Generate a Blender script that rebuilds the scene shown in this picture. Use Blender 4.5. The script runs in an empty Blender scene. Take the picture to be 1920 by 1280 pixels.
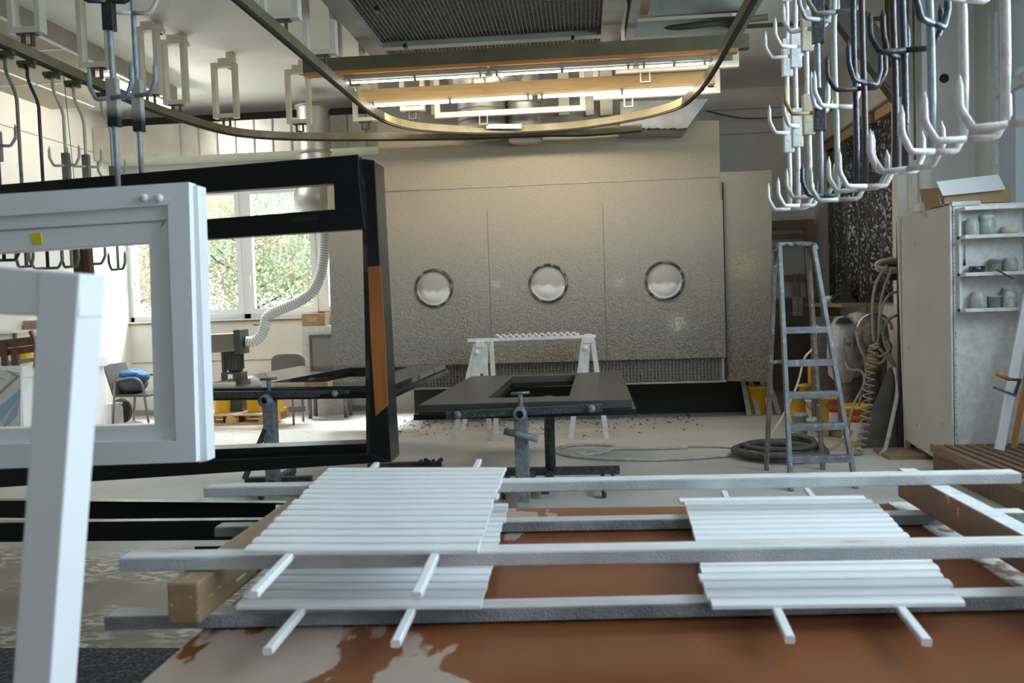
import bpy, bmesh, math, random
import numpy as np
from mathutils import Vector, Matrix
random.seed(7)
S = bpy.context.scene
COL = S.collection
# ------------------------------------------------------------------ camera
F, YAW, PITCH, ROLL = 1600.0, .084, .0455, -.033
EYE = np.array((0, 0, 1.55))
_fw = np.array((-math.sin(YAW)*math.cos(PITCH), math.cos(YAW)*math.cos(PITCH), -math.sin(PITCH)))
_r0 = np.array((math.cos(YAW), math.sin(YAW), 0)); _u0 = np.cross(_r0, _fw)
_rt = math.cos(ROLL)*_r0 + math.sin(ROLL)*_u0
_up = -math.sin(ROLL)*_r0 + math.cos(ROLL)*_u0
cam_d = bpy.data.cameras.new('camera'); cam = bpy.data.objects.new('camera', cam_d); COL.objects.link(cam)
cam_d.sensor_width = 36; cam_d.lens = F*36/1920; cam_d.clip_end = 200; cam_d.clip_start = .05
cam.matrix_world = Matrix(((_rt[0], _up[0], -_fw[0], EYE[0]), (_rt[1], _up[1], -_fw[1], EYE[1]), (_rt[2], _up[2], -_fw[2], EYE[2]), (0, 0, 0, 1)))
cam_d.dof.use_dof = True; cam_d.dof.focus_distance = 7.5; cam_d.dof.aperture_fstop = 4.0
S.camera = cam
# ------------------------------------------------------------------ world, sun, daylight
W = bpy.data.worlds.new('sky'); S.world = W; W.use_nodes = True
bgn = W.node_tree.nodes['Background']; bgn.inputs[0].default_value = (.70, .85, 1.0, 1); bgn.inputs[1].default_value = 3.5
S.view_settings.view_transform = 'Standard'; S.view_settings.look = 'None'; S.view_settings.gamma = 1
S.view_settings.exposure = 0.22
def area(name, loc, rot, sx, sy, power, col):
    d = bpy.data.lights.new(name, 'AREA'); d.shape = 'RECTANGLE'; d.size = sx; d.size_y = sy; d.energy = power; d.color = col
    o = bpy.data.objects.new(name, d); COL.objects.link(o); o.location = loc; o.rotation_euler = rot
    return o
area('daylight_right_window', (4.6, 2.6, 3.2), (0, math.radians(82), 0), 2.0, 5.6, 560, (.66, .83, 1))
area('daylight_left_window', (-5.0, 14.2, 5.2), (math.radians(-50), 0, 0), 4.0, 1.6, 1500, (.95, .97, 1))
area('lamp_row_light', (-.42, 8.95, 3.60), (math.radians(62), 0, 0), 3.5, .05, 34, (1, .88, .70))
area('lamp_row_light', (-.42, 8.16, 3.66), (math.radians(35), 0, 0), 3.9, .04, 12, (1, .88, .70))
# ------------------------------------------------------------------ pixel to place helpers
def at(x, y, X=None, Y=None, Z=None):
    d = _fw + _rt*(x-960)/F - _up*(y-640)/F
    t = (Y-EYE[1])/d[1] if Y is not None else (X-EYE[0])/d[0] if X is not None else (Z-EYE[2])/d[2]
    return Vector(EYE + t*d)
# ------------------------------------------------------------------ mesh builder
class MB:
    def __init__(s): s.v = []; s.f = []; s.sm = []
    def add(s, vs, fs, smooth=False):
        n = len(s.v); s.v += [Vector(v) for v in vs]
        s.f += [tuple(i+n for i in f) for f in fs]; s.sm += [smooth]*len(fs); return s
    def box(s, x0, x1, y0, y1, z0, z1):
        return s.add([(x0,y0,z0),(x1,y0,z0),(x1,y1,z0),(x0,y1,z0),(x0,y0,z1),(x1,y0,z1),(x1,y1,z1),(x0,y1,z1)],
                     [(3,2,1,0),(4,5,6,7),(0,1,5,4),(1,2,6,5),(2,3,7,6),(3,0,4,7)])
    def bar(s, a, b, w, h, up=(0,0,1), c=0.0):
        a = Vector(a); b = Vector(b); d = (b-a).normalized(); up = Vector(up)
        if abs(d.dot(up)) > .98: up = Vector((0,1,0))
        sd = d.cross(up).normalized(); u = sd.cross(d)
        if c <= 0: pr = [(-1,-1),(1,-1),(1,1),(-1,1)]
        else:
            k = 1-c; pr = [(-k,-1),(k,-1),(1,-k),(1,k),(k,1),(-k,1),(-1,k),(-1,-k)]
        n = len(pr); vs = [p + sd*(x*w/2)+u*(y*h/2) for p in (a,b) for x,y in pr]
        return s.add(vs, [tuple(range(n))[::-1], tuple(range(n,2*n))] + [(i,(i+1)%n,n+(i+1)%n,n+i) for i in range(n)])
    def tube(s, pts, r, seg=10, cap=True, closed=False):
        pts = [Vector(p) for p in pts]; n = len(pts); rs = r if isinstance(r,(list,tuple)) else [r]*n
        prev = None; vs = []
        for i,p in enumerate(pts):
            if closed: d = pts[(i+1)%n]-pts[i-1]
            else: d = pts[min(i+1,n-1)]-pts[max(i-1,0)]
            d.normalize()
            if prev is None: prev = d.orthogonal().normalized()
            sd = (prev - d*prev.dot(d))
            sd = sd.normalized() if sd.length > 1e-6 else d.orthogonal().normalized()
            prev = sd; u = d.cross(sd)
            vs += [p + (sd*math.cos(2*math.pi*k/seg)+u*math.sin(2*math.pi*k/seg))*rs[i] for k in range(seg)]
        fs = []
        for i in range(n if closed else n-1):
            j = (i+1)%n
            fs += [(i*seg+k, i*seg+(k+1)%seg, j*seg+(k+1)%seg, j*seg+k) for k in range(seg)]
        s.add(vs, fs, True)
        if cap and not closed:
            m = len(s.v)-n*seg
            s.f += [tuple(m+k for k in range(seg))[::-1], tuple(m+(n-1)*seg+k for k in range(seg))]; s.sm += [False]*2
        return s
    def lathe(s, c, prof, seg=24, axis='z'):
        c = Vector(c); vs = []
        for r,h in prof:
            for k in range(seg):
                a = 2*math.pi*k/seg; x,y = r*math.cos(a), r*math.sin(a)
                vs.append(c + (Vector((x,y,h)) if axis=='z' else Vector((x,h,y)) if axis=='y' else Vector((h,x,y))))
        n = len(prof); fs = [(i*seg+k, i*seg+(k+1)%seg, (i+1)*seg+(k+1)%seg, (i+1)*seg+k) for i in range(n-1) for k in range(seg)]
        if axis == 'y': fs = [f[::-1] for f in fs]
        return s.add(vs, fs, True)
    def prism(s, poly, ex):
        ex = Vector(ex); a = [Vector(p) for p in poly]; n = len(a)
        return s.add(a+[p+ex for p in a], [tuple(range(n)), tuple(range(n,2*n))[::-1]] + [(i,n+i,n+(i+1)%n,(i+1)%n) for i in range(n)])
    def px(s, poly, Y, D):          # a flat outline standing on the plane y=Y, given its real thickness D
        return s.prism([at(x,y,Y=Y) for x,y in poly], (0,D,0))
    def ball(s, c, r, seg=12, sc=(1,1,1)):
        c = Vector(c); vs = []; n = seg//2
        for i in range(n+1):
            t = math.pi*i/n
            for k in range(seg):
                a = 2*math.pi*k/seg
                vs.append(c+Vector((r*sc[0]*math.sin(t)*math.cos(a), r*sc[1]*math.sin(t)*math.sin(a), r*sc[2]*math.cos(t))))
        return s.add(vs, [(i*seg+k,(i+1)*seg+k,(i+1)*seg+(k+1)%seg,i*seg+(k+1)%seg) for i in range(n) for k in range(seg)], True)
    def jitter(s, a):
        for v in s.v: v += Vector((random.uniform(-a,a), random.uniform(-a,a), random.uniform(-a,a)))
        return s
    def build(s, name, m, parent=None, bevel=0):
        me = bpy.data.meshes.new(name); off = Vector((0,0,0))
        p = parent
        while p is not None: off += p.location; p = p.parent
        base = Vector((0,0,0))
        if parent is None:
            lo = [min(v[i] for v in s.v) for i in range(3)]; hi = [max(v[i] for v in s.v) for i in range(3)]
            base = Vector(((lo[0]+hi[0])/2, (lo[1]+hi[1])/2, lo[2]))
        me.from_pydata([tuple(v-off-base) for v in s.v], [], s.f); me.update()
        bm = bmesh.new(); bm.from_mesh(me); bmesh.ops.recalc_face_normals(bm, faces=bm.faces); bm.to_mesh(me); bm.free()
        me.polygons.foreach_set('use_smooth', s.sm)
        me.materials.append(m)
        o = bpy.data.objects.new(name, me); COL.objects.link(o); o.location = base
        if parent is not None: o.parent = parent
        if bevel:
            b = o.modifiers.new('bevel', 'BEVEL'); b.width = bevel; b.segments = 2; b.limit_method = 'ANGLE'; b.angle_limit = math.radians(40)
        return o
def tag(o, label=None, cat=None, group=None, kind=None):
    if label: o['label'] = label
    if cat: o['category'] = cat
    if group: o['group'] = group
    if kind: o['kind'] = kind
    return o
def thing(name, loc, label, cat, group=None):
    o = bpy.data.objects.new(name, None); COL.objects.link(o); o.location = loc; o.empty_display_size = .1
    return tag(o, label, cat, group)
def struct(name, mb, m): return tag(mb.build(name, m), kind='structure')
def copy_tree(o, loc, label=None, rz=None):
    r = o.copy(); COL.objects.link(r); r.location = loc
    if rz is not None: r.rotation_euler = (0,0,rz)
    if label: r['label'] = label
    for ch in list(o.children):
        c = ch.copy(); COL.objects.link(c); c.parent = r
        for g in ch.children:
            d = g.copy(); COL.objects.link(d); d.parent = c
    return r
ORD = ['first','second','third','fourth','fifth','sixth','seventh','eighth','ninth','tenth','eleventh','twelfth','thirteenth','fourteenth','fifteenth','sixteenth','seventeenth','eighteenth','nineteenth','twentieth']
def smoothpath(pts, n=8):
    P = [Vector(p) for p in pts]; out = []
    for i in range(len(P)-1):
        p0,p1,p2,p3 = P[max(i-1,0)],P[i],P[i+1],P[min(i+2,len(P)-1)]
        for k in range(n):
            t = k/n
            out.append(.5*((2*p1)+(p2-p0)*t+(2*p0-5*p1+4*p2-p3)*t*t+(3*p1-p0-3*p2+p3)*t**3))
    return out+[P[-1]]
# ------------------------------------------------------------------ materials
def mat(name, col, rough=.6, metal=0, col2=None, scale=6, lo=.4, hi=.65, bump=0, bscale=60, spec=.5, stretch=(1,1,1), detail=6, emit=0, third=None, tscale=40, tlo=.62, thi=.68, bdist=.01):
    m = bpy.data.materials.new(name); m.use_nodes = True; nt = m.node_tree; N = nt.nodes; L = nt.links
    b = N['Principled BSDF']; b.inputs['Base Color'].default_value = (*col,1); b.inputs['Roughness'].default_value = rough
    b.inputs['Metallic'].default_value = metal; b.inputs['Specular IOR Level'].default_value = spec
    if emit: b.inputs['Emission Color'].default_value = (*col,1); b.inputs['Emission Strength'].default_value = emit
    tc = None
    if col2 or bump or third:
        tc = N.new('ShaderNodeTexCoord'); mp = N.new('ShaderNodeMapping'); mp.inputs['Scale'].default_value = stretch
        L.new(tc.outputs['Object'], mp.inputs['Vector'])
    cur = None
    if col2:
        n = N.new('ShaderNodeTexNoise'); n.inputs['Scale'].default_value = scale; n.inputs['Detail'].default_value = detail
        L.new(mp.outputs[0], n.inputs['Vector']); r = N.new('ShaderNodeValToRGB')
        r.color_ramp.elements[0].position = lo; r.color_ramp.elements[0].color = (*col,1)
        r.color_ramp.elements[1].position = hi; r.color_ramp.elements[1].color = (*col2,1)
        L.new(n.outputs['Fac'], r.inputs['Fac']); cur = r.outputs['Color']
    if third:
        n = N.new('ShaderNodeTexNoise'); n.inputs['Scale'].default_value = tscale; n.inputs['Detail'].default_value = 5
        L.new(mp.outputs[0], n.inputs['Vector']); r = N.new('ShaderNodeMapRange'); r.inputs['From Min'].default_value = tlo; r.inputs['From Max'].default_value = thi
        L.new(n.outputs['Fac'], r.inputs['Value']); mx = N.new('ShaderNodeMix'); mx.data_type = 'RGBA'
        L.new(r.outputs[0], mx.inputs[0])
        if cur: L.new(cur, mx.inputs[6])
        else: mx.inputs[6].default_value = (*col,1)
        mx.inputs[7].default_value = (*third,1); cur = mx.outputs[2]
    if cur: L.new(cur, b.inputs['Base Color'])
    if bump:
        n = N.new('ShaderNodeTexNoise'); n.inputs['Scale'].default_value = bscale; n.inputs['Detail'].default_value = 4
        L.new(mp.outputs[0], n.inputs['Vector']); bp = N.new('ShaderNodeBump'); bp.inputs['Strength'].default_value = bump; bp.inputs['Distance'].default_value = bdist
        L.new(n.outputs['Fac'], bp.inputs['Height']); L.new(bp.outputs[0], b.inputs['Normal'])
    return m
M = {}
M['wall'] = mat('white_wall_paint', (.76,.74,.69), .7, col2=(.70,.67,.61), scale=1.2)
M['wall_cream'] = mat('cream_wall_paint', (.80,.77,.69), .6, col2=(.76,.73,.65), scale=1)
M['ceil'] = mat('ceiling_paint', (.88,.87,.84), .8, col2=(.80,.79,.76), scale=.8, stretch=(1,3,1), lo=.45, hi=.75)
M['acoustic'] = mat('acoustic_board', (.40,.36,.29), .9, col2=(.46,.41,.34), scale=30, bump=.3, bscale=200)
M['white'] = mat('white_lacquer', (.86,.87,.88), .28)
M['white_slat'] = mat('white_gloss_slat', (.88,.88,.87), .22)
M['white_rough'] = mat('oversprayed_white', (.78,.78,.77), .6, col2=(.66,.65,.63), scale=20, bump=.3, bscale=90)
M['black'] = mat('black_lacquer', (.008,.008,.009), .22)
M['black_sat'] = mat('black_satin', (.016,.016,.017), .05, spec=1.0)
M['cream'] = mat('cream_painted_wood', (.74,.69,.56), .55, col2=(.68,.63,.5), scale=4)
M['olive'] = mat('olive_rail_paint', (.16,.135,.06), .45, col2=(.22,.19,.09), scale=5)
M['dark_olive'] = mat('dark_olive_steel', (.09,.08,.045), .5)
M['steel_grey'] = mat('grey_green_steel', (.31,.31,.26), .5, .1, col2=(.25,.25,.21), scale=4)
M['galv'] = mat('galvanised_sheet', (.58,.57,.52), .42, .75, col2=(.46,.46,.42), scale=5, lo=.35, hi=.7)
M['galv_dark'] = mat('dull_galvanised', (.34,.34,.32), .5, .5, col2=(.27,.27,.26), scale=5)
M['wood'] = mat('pine', (.72,.47,.20), .5, col2=(.62,.38,.15), scale=3, stretch=(1,14,14), third=(.36,.18,.06), tscale=2.5, tlo=.70, thi=.74)
M['oldwood'] = mat('weathered_wood', (.36,.25,.15), .7, col2=(.27,.18,.10), scale=4, stretch=(10,1.5,10), bump=.15, bscale=40)
M['crate'] = mat('grooved_brown_wood', (.26,.17,.10), .7, col2=(.17,.11,.07), scale=6, stretch=(14,14,2))
M['plank'] = mat('brown_beam', (.40,.27,.15), .6, col2=(.33,.22,.12), scale=4, stretch=(12,1,12), third=(.75,.74,.72), tscale=7, tlo=.66, thi=.69)
M['plank_dirty'] = mat('rusty_beam', (.26,.17,.11), .6, col2=(.40,.17,.07), scale=9, third=(.62,.60,.57), tscale=7, tlo=.66, thi=.7)
M['batten'] = mat('whitened_batten', (.77,.74,.71), .55, col2=(.60,.55,.50), scale=5, stretch=(1,6,6), lo=.45, hi=.75, third=(.42,.33,.28), tscale=5, tlo=.66, thi=.72, bump=.2, bscale=160)
M['batten_blue'] = mat('greyed_batten', (.62,.63,.64), .6, col2=(.48,.49,.51), scale=6, bump=.5, bscale=220)
M['batten_low'] = mat('crusted_grey_batten', (.36,.37,.38), .8, col2=(.20,.21,.22), scale=9, bump=.8, bscale=160, lo=.35, hi=.7)
M['table_top'] = mat('worn_brown_board', (.175,.052,.013), .36, spec=.35, col2=(.24,.08,.025), scale=1.6, third=(.43,.31,.25), tscale=3.2, tlo=.55, thi=.565, stretch=(1.3,.6,1))
M['yellow'] = mat('yellow_bucket', (.85,.52,.03), .4)
M['red'] = mat('red_label', (.55,.03,.02), .5); M['label_white'] = mat('white_label', (.8,.78,.74), .6)
M['tube'] = mat('fluorescent_tube', (1,.93,.86), .4, emit=9)
M['tube2'] = mat('side_fluorescent_tube', (1,.93,.88), .4, emit=85)
M['glass'] = None
def table_wear(m):          # the left end of the board is worn down to the pale layer
    nt = m.node_tree; mr = [n for n in nt.nodes if n.type == 'MAP_RANGE'][0]; src = mr.inputs['Value'].links[0].from_socket
    g = nt.nodes.new('ShaderNodeNewGeometry'); sp = nt.nodes.new('ShaderNodeSeparateXYZ'); nt.links.new(g.outputs['Position'], sp.inputs[0])
    a = nt.nodes.new('ShaderNodeMapRange'); a.inputs['From Min'].default_value = .1; a.inputs['From Max'].default_value = -1.0; a.inputs['To Min'].default_value = -.12; a.inputs['To Max'].default_value = .09; nt.links.new(sp.outputs['X'], a.inputs['Value'])
    b = nt.nodes.new('ShaderNodeMath'); nt.links.new(src, b.inputs[0]); nt.links.new(a.outputs[0], b.inputs[1]); nt.links.new(b.outputs[0], mr.inputs['Value'])
table_wear(M['table_top'])
def glassmat():
    m = bpy.data.materials.new('window_glass'); m.use_nodes = True; N = m.node_tree.nodes; L = m.node_tree.links
    N.remove(N['Principled BSDF']); t = N.new('ShaderNodeBsdfTransparent'); t.inputs[0].default_value = (.96,.98,.97,1)
    g = N.new('ShaderNodeBsdfGlossy'); g.inputs['Roughness'].default_value = .05; mx = N.new('ShaderNodeMixShader'); mx.inputs[0].default_value = .06
    L.new(t.outputs[0], mx.inputs[1]); L.new(g.outputs[0], mx.inputs[2]); L.new(mx.outputs[0], N['Material Output'].inputs[0]); return m
M['glass'] = glassmat()
def dustymat():
    m = bpy.data.materials.new('dusty_window_glass'); m.use_nodes = True; N = m.node_tree.nodes; L = m.node_tree.links
    N.remove(N['Principled BSDF']); t = N.new('ShaderNodeBsdfTransparent'); t.inputs[0].default_value = (.34,.36,.37,1)
    g = N.new('ShaderNodeBsdfDiffuse'); g.inputs[0].default_value = (.7,.72,.72,1); mx = N.new('ShaderNodeMixShader'); mx.inputs[0].default_value = .4
    L.new(t.outputs[0], mx.inputs[1]); L.new(g.outputs[0], mx.inputs[2]); L.new(mx.outputs[0], N['Material Output'].inputs[0]); return m
M['dusty_glass'] = dustymat()
def dipmat():
    m = bpy.data.materials.new('half_blackened_block'); m.use_nodes = True; N = m.node_tree.nodes; L = m.node_tree.links; b = N['Principled BSDF']; tc = N.new('ShaderNodeTexCoord'); sp = N.new('ShaderNodeSeparateXYZ'); L.new(tc.outputs['Generated'], sp.inputs[0])
    r = N.new('ShaderNodeValToRGB'); e = r.color_ramp.elements; e[0].position = .18; e[0].color = (.015,.015,.015,1); e[1].position = .42; e[1].color = (.40,.39,.35,1); L.new(sp.outputs['Z'], r.inputs[0]); L.new(r.outputs[0], b.inputs['Base Color']); b.inputs['Roughness'].default_value = .7; return m
M['dip'] = dipmat()
M['jar'] = mat('dusty_jar_glass', (.36,.40,.36), .35, col2=(.50,.50,.44), scale=18); M['jar2'] = mat('whitish_paint_pot', (.62,.60,.54), .6, col2=(.4,.38,.34), scale=25)
M['jar3'] = mat('greenish_jar', (.28,.34,.29), .3, col2=(.42,.44,.38), scale=20)
M['card'] = mat('cardboard', (.42,.27,.15), .8, col2=(.38,.24,.13), scale=8); M['card_white'] = mat('white_faced_cardboard', (.68,.66,.65), .7)
M['orange_wood'] = mat('orange_varnished_wood', (.50,.21,.05), .35)
M['alu'] = mat('paint_flecked_aluminium', (.23,.24,.26), .5, .25, col2=(.16,.16,.18), scale=14, third=(.42,.41,.4), tscale=22, tlo=.63, thi=.67)
M['alu_dirty'] = mat('brown_smeared_aluminium', (.21,.185,.175), .55, .15, col2=(.14,.09,.07), scale=14, third=(.42,.40,.38), tscale=30, tlo=.62, thi=.66)
M['blue_steel'] = mat('paint_caked_steel', (.22,.24,.25), .55, .1, col2=(.12,.14,.16), scale=22, bump=.6, bscale=70)
M['dark_caked'] = mat('black_caked_steel', (.03,.035,.04), .4, col2=(.07,.075,.08), scale=30, bump=.8, bscale=60)
M['hose'] = mat('dusty_hose', (.38,.33,.27), .7, col2=(.25,.21,.17), scale=20); M['hose_dark'] = mat('dark_grey_hose', (.07,.07,.07), .6, col2=(.12,.11,.1), scale=20)
M['hose_pale'] = mat('pale_hose', (.60,.57,.52), .6, col2=(.45,.41,.36), scale=15)
M['flex'] = mat('flexible_duct_foil', (.72,.72,.71), .4, .2)
M['motor'] = mat('dark_green_machine', (.035,.05,.045), .45); M['motor_black'] = mat('black_motor', (.03,.03,.03), .5)
M['fabric'] = mat('grey_chair_fabric', (.17,.165,.155), .9, bump=.3, bscale=300); M['blue'] = mat('blue_jacket', (.02,.15,.36), .6, col2=(.012,.09,.24), scale=9)
M['black_cloth'] = mat('black_cloth', (.025,.025,.025), .8); M['grey_cloth'] = mat('dark_grey_cloth', (.09,.085,.08), .8)
M['dim_metal'] = mat('dim_steel_tube', (.20,.19,.19), .4, .5); M['panel_grey'] = mat('grey_panel', (.30,.30,.29), .6)
M['gun'] = mat('dusty_pump_metal', (.24,.21,.17), .55, .2, col2=(.14,.12,.10), scale=16); M['film'] = mat('crumpled_plastic_film', (.55,.54,.52), .3, col2=(.38,.36,.34), scale=8, bump=.6, bscale=30)
M['plate'] = mat('dark_steel_plate', (.11,.10,.085), .6, col2=(.16,.14,.12), scale=5); M['mat_dark'] = mat('dark_gravel_mat', (.05,.05,.05), .95, col2=(.20,.19,.18), scale=60, lo=.45, hi=.7, bump=.8, bscale=150)
M['dark'] = mat('dark_void_paint', (.035,.034,.03), .9); M['mesh_metal'] = mat('dark_mesh_metal', (.20,.20,.18), .5, .4)
M['brown_lac'] = mat('brown_lacquered_wood', (.13,.055,.025), .4); M['sky_blue'] = mat('pale_blue_paint', (.27,.45,.60), .6)
M['limed'] = mat('limed_wood', (.72,.69,.66), .7, col2=(.62,.58,.55), scale=4, stretch=(12,12,1)); M['bark'] = mat('tree_bark', (.10,.08,.06), .9)
M['lawn'] = mat('lawn', (.16,.26,.07), .9, col2=(.24,.30,.12), scale=2); M['yellow_tape'] = mat('yellow_tape', (.85,.62,.02), .5)
M['crumb'] = mat('paint_crumbs', (.05,.047,.045), .9, col2=(.3,.28,.25), scale=4); M['putty'] = mat('cream_putty', (.62,.55,.36), .7)
def rodmat(name, c, c2=None): return mat(name, c, .32, 0, col2=c2 or tuple(x*.75 for x in c), scale=18, bump=.5, bscale=70, bdist=.006)
RM = {'white': rodmat('white_dripped_paint', (.74,.74,.73), (.60,.57,.54)), 'dark': rodmat('dark_navy_paint', (.025,.035,.055), (.05,.06,.08)),
      'brown': rodmat('oxblood_paint', (.075,.03,.03), (.05,.04,.05)), 'grey': rodmat('pale_grey_paint', (.42,.44,.42), (.52,.52,.47)),
      'yellow': rodmat('ochre_paint', (.42,.27,.06), (.34,.24,.10)), 'olive': rodmat('tarnished_grey', (.24,.23,.19), (.15,.14,.12)),
      'cream': rodmat('cream_paint', (.62,.55,.43), (.52,.43,.28)), 'rust': rodmat('pinkish_white_paint', (.74,.71,.71), (.62,.52,.47)), 'blue': rodmat('blue_grey_paint', (.22,.25,.28), (.34,.37,.40)),
      'black': rodmat('black_dripped_paint', (.02,.02,.022), (.04,.04,.045))}
# the galvanised booth skin under years of overspray
def boothmat(name, amount=1.0):
    m = bpy.data.materials.new(name); m.use_nodes = True; nt = m.node_tree; N = nt.nodes; L = nt.links; b = N['Principled BSDF']
    b.inputs['Roughness'].default_value = .62; b.inputs['Metallic'].default_value = .1
    g = N.new('ShaderNodeNewGeometry'); sp = N.new('ShaderNodeSeparateXYZ'); L.new(g.outputs['Position'], sp.inputs[0])
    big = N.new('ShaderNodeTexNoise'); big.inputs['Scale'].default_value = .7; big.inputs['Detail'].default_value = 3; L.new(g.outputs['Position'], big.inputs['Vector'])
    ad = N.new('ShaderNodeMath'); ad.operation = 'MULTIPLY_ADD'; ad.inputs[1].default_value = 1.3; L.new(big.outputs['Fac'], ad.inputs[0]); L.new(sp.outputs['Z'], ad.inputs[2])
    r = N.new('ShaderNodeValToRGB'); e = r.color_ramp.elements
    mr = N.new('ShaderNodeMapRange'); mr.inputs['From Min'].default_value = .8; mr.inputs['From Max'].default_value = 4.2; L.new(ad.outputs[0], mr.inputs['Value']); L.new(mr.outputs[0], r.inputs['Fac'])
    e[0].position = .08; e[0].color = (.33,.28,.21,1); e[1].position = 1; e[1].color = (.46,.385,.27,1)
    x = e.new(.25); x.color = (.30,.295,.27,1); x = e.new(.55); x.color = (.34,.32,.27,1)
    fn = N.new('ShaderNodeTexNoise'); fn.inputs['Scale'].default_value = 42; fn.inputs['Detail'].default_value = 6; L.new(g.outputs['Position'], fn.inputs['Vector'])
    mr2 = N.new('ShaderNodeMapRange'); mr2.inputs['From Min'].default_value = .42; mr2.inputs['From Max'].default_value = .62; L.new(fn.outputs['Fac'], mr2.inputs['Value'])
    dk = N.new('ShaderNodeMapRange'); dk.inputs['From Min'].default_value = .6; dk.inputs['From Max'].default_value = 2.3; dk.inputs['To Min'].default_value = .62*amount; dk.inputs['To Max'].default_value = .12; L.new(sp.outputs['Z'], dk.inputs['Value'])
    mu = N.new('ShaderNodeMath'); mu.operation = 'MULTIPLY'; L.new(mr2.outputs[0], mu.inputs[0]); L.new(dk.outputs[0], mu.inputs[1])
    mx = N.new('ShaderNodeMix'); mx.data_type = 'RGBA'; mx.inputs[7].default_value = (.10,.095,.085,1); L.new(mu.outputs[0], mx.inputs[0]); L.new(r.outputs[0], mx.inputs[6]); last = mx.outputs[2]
    for px_, py_, rad, st_ in ((1270,606,.16,.8),(1160,528,.12,.45),(930,533,.10,.35),(1400,500,.34,.5)):
        q = at(px_, py_, Y=10.8); sb = N.new('ShaderNodeVectorMath'); sb.operation = 'DISTANCE'; sb.inputs[1].default_value = q; L.new(g.outputs['Position'], sb.inputs[0])
        w = N.new('ShaderNodeMath'); w.operation = 'MULTIPLY_ADD'; w.inputs[1].default_value = -rad*4.0; L.new(fn.outputs['Fac'], w.inputs[0]); L.new(sb.outputs['Value'], w.inputs[2])
        k = N.new('ShaderNodeMapRange'); k.inputs['From Min'].default_value = -rad*1.35; k.inputs['From Max'].default_value = -rad*2.0; k.inputs['To Max'].default_value = st_; L.new(w.outputs[0], k.inputs['Value'])
        mm = N.new('ShaderNodeMix'); mm.data_type = 'RGBA'; mm.inputs[7].default_value = (.72,.70,.62,1) if px_ < 1300 else (.62,.52,.30,1); L.new(k.outputs[0], mm.inputs[0]); L.new(last, mm.inputs[6]); last = mm.outputs[2]
    L.new(last, b.inputs['Base Color'])
    bp = N.new('ShaderNodeBump'); bp.inputs['Distance'].default_value = .07; bs = N.new('ShaderNodeMath'); bs.operation = 'MULTIPLY'; bs.inputs[1].default_value = 1.3; L.new(dk.outputs[0], bs.inputs[0])
    L.new(bs.outputs[0], bp.inputs['Strength']); L.new(fn.outputs['Fac'], bp.inputs['Height']); L.new(bp.outputs[0], b.inputs['Normal'])
    return m
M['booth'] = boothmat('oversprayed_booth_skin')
# floor: dusty pale screed, brown wet patch with white scrapes near the bench
def floormat():
    m = bpy.data.materials.new('workshop_floor'); m.use_nodes = True; nt = m.node_tree; N = nt.nodes; L = nt.links; b = N['Principled BSDF']
    g = N.new('ShaderNodeNewGeometry'); P = g.outputs['Position']; sp = N.new('ShaderNodeSeparateXYZ'); L.new(P, sp.inputs[0])
    def noise(sc, det=5, st=(1,1,1)):
        mp = N.new('ShaderNodeMapping'); mp.inputs['Scale'].default_value = st; L.new(P, mp.inputs['Vector'])
        n = N.new('ShaderNodeTexNoise'); n.inputs['Scale'].default_value = sc; n.inputs['Detail'].default_value = det; L.new(mp.outputs[0], n.inputs['Vector']); return n.outputs['Fac']
    def rng(s, a, c, lo=0, hi=1):
        r = N.new('ShaderNodeMapRange'); r.inputs['From Min'].default_value = a; r.inputs['From Max'].default_value = c; r.inputs['To Min'].default_value = lo; r.inputs['To Max'].default_value = hi; L.new(s, r.inputs['Value']); return r.outputs[0]
    def mix(f, a, c):
        x = N.new('ShaderNodeMix'); x.data_type = 'RGBA'; L.new(f, x.inputs[0])
        for s,i in ((a,6),(c,7)):
            if isinstance(s, tuple): x.inputs[i].default_value = (*s,1)
            else: L.new(s, x.inputs[i])
        return x.outputs[2]
    def mul(a, c):
        x = N.new('ShaderNodeMath'); x.operation = 'MULTIPLY'; L.new(a, x.inputs[0]); L.new(c, x.inputs[1]); return x.outputs[0]
    base = mix(rng(noise(1.1), .35, .7), (.64,.62,.58), (.53,.50,.45))
    speck = rng(noise(26, 3, (.5,1,1)), .64, .68)
    base = mix(mul(speck, rng(sp.outputs['Y'], 8.2, 10.5)), base, (.10,.095,.085))
    ms = N.new('ShaderNodeMath'); ms.operation = 'MULTIPLY_ADD'; ms.inputs[1].default_value = 2.0; L.new(noise(1.5, 4), ms.inputs[0]); L.new(sp.outputs['Y'], ms.inputs[2])
    near = rng(ms.outputs[0], 7.0, 6.0)
    scr = mul(rng(noise(13, 10, (.8,1.7,1)), .50, .55), rng(noise(1.3, 3), .46, .58))
    wet = mix(scr, mix(rng(noise(2.2), .4, .65), (.21,.155,.105), (.32,.25,.18)), (.62,.58,.52))
    c = mix(near, base, wet)
    L.new(c, b.inputs['Base Color']); b.inputs['Roughness'].default_value = .5
    bp = N.new('ShaderNodeBump'); bp.inputs['Strength'].default_value = .25; bp.inputs['Distance'].default_value = .01; L.new(noise(14), bp.inputs['Height']); L.new(bp.outputs[0], b.inputs['Normal'])
    return m
M['floor'] = floormat()
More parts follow.
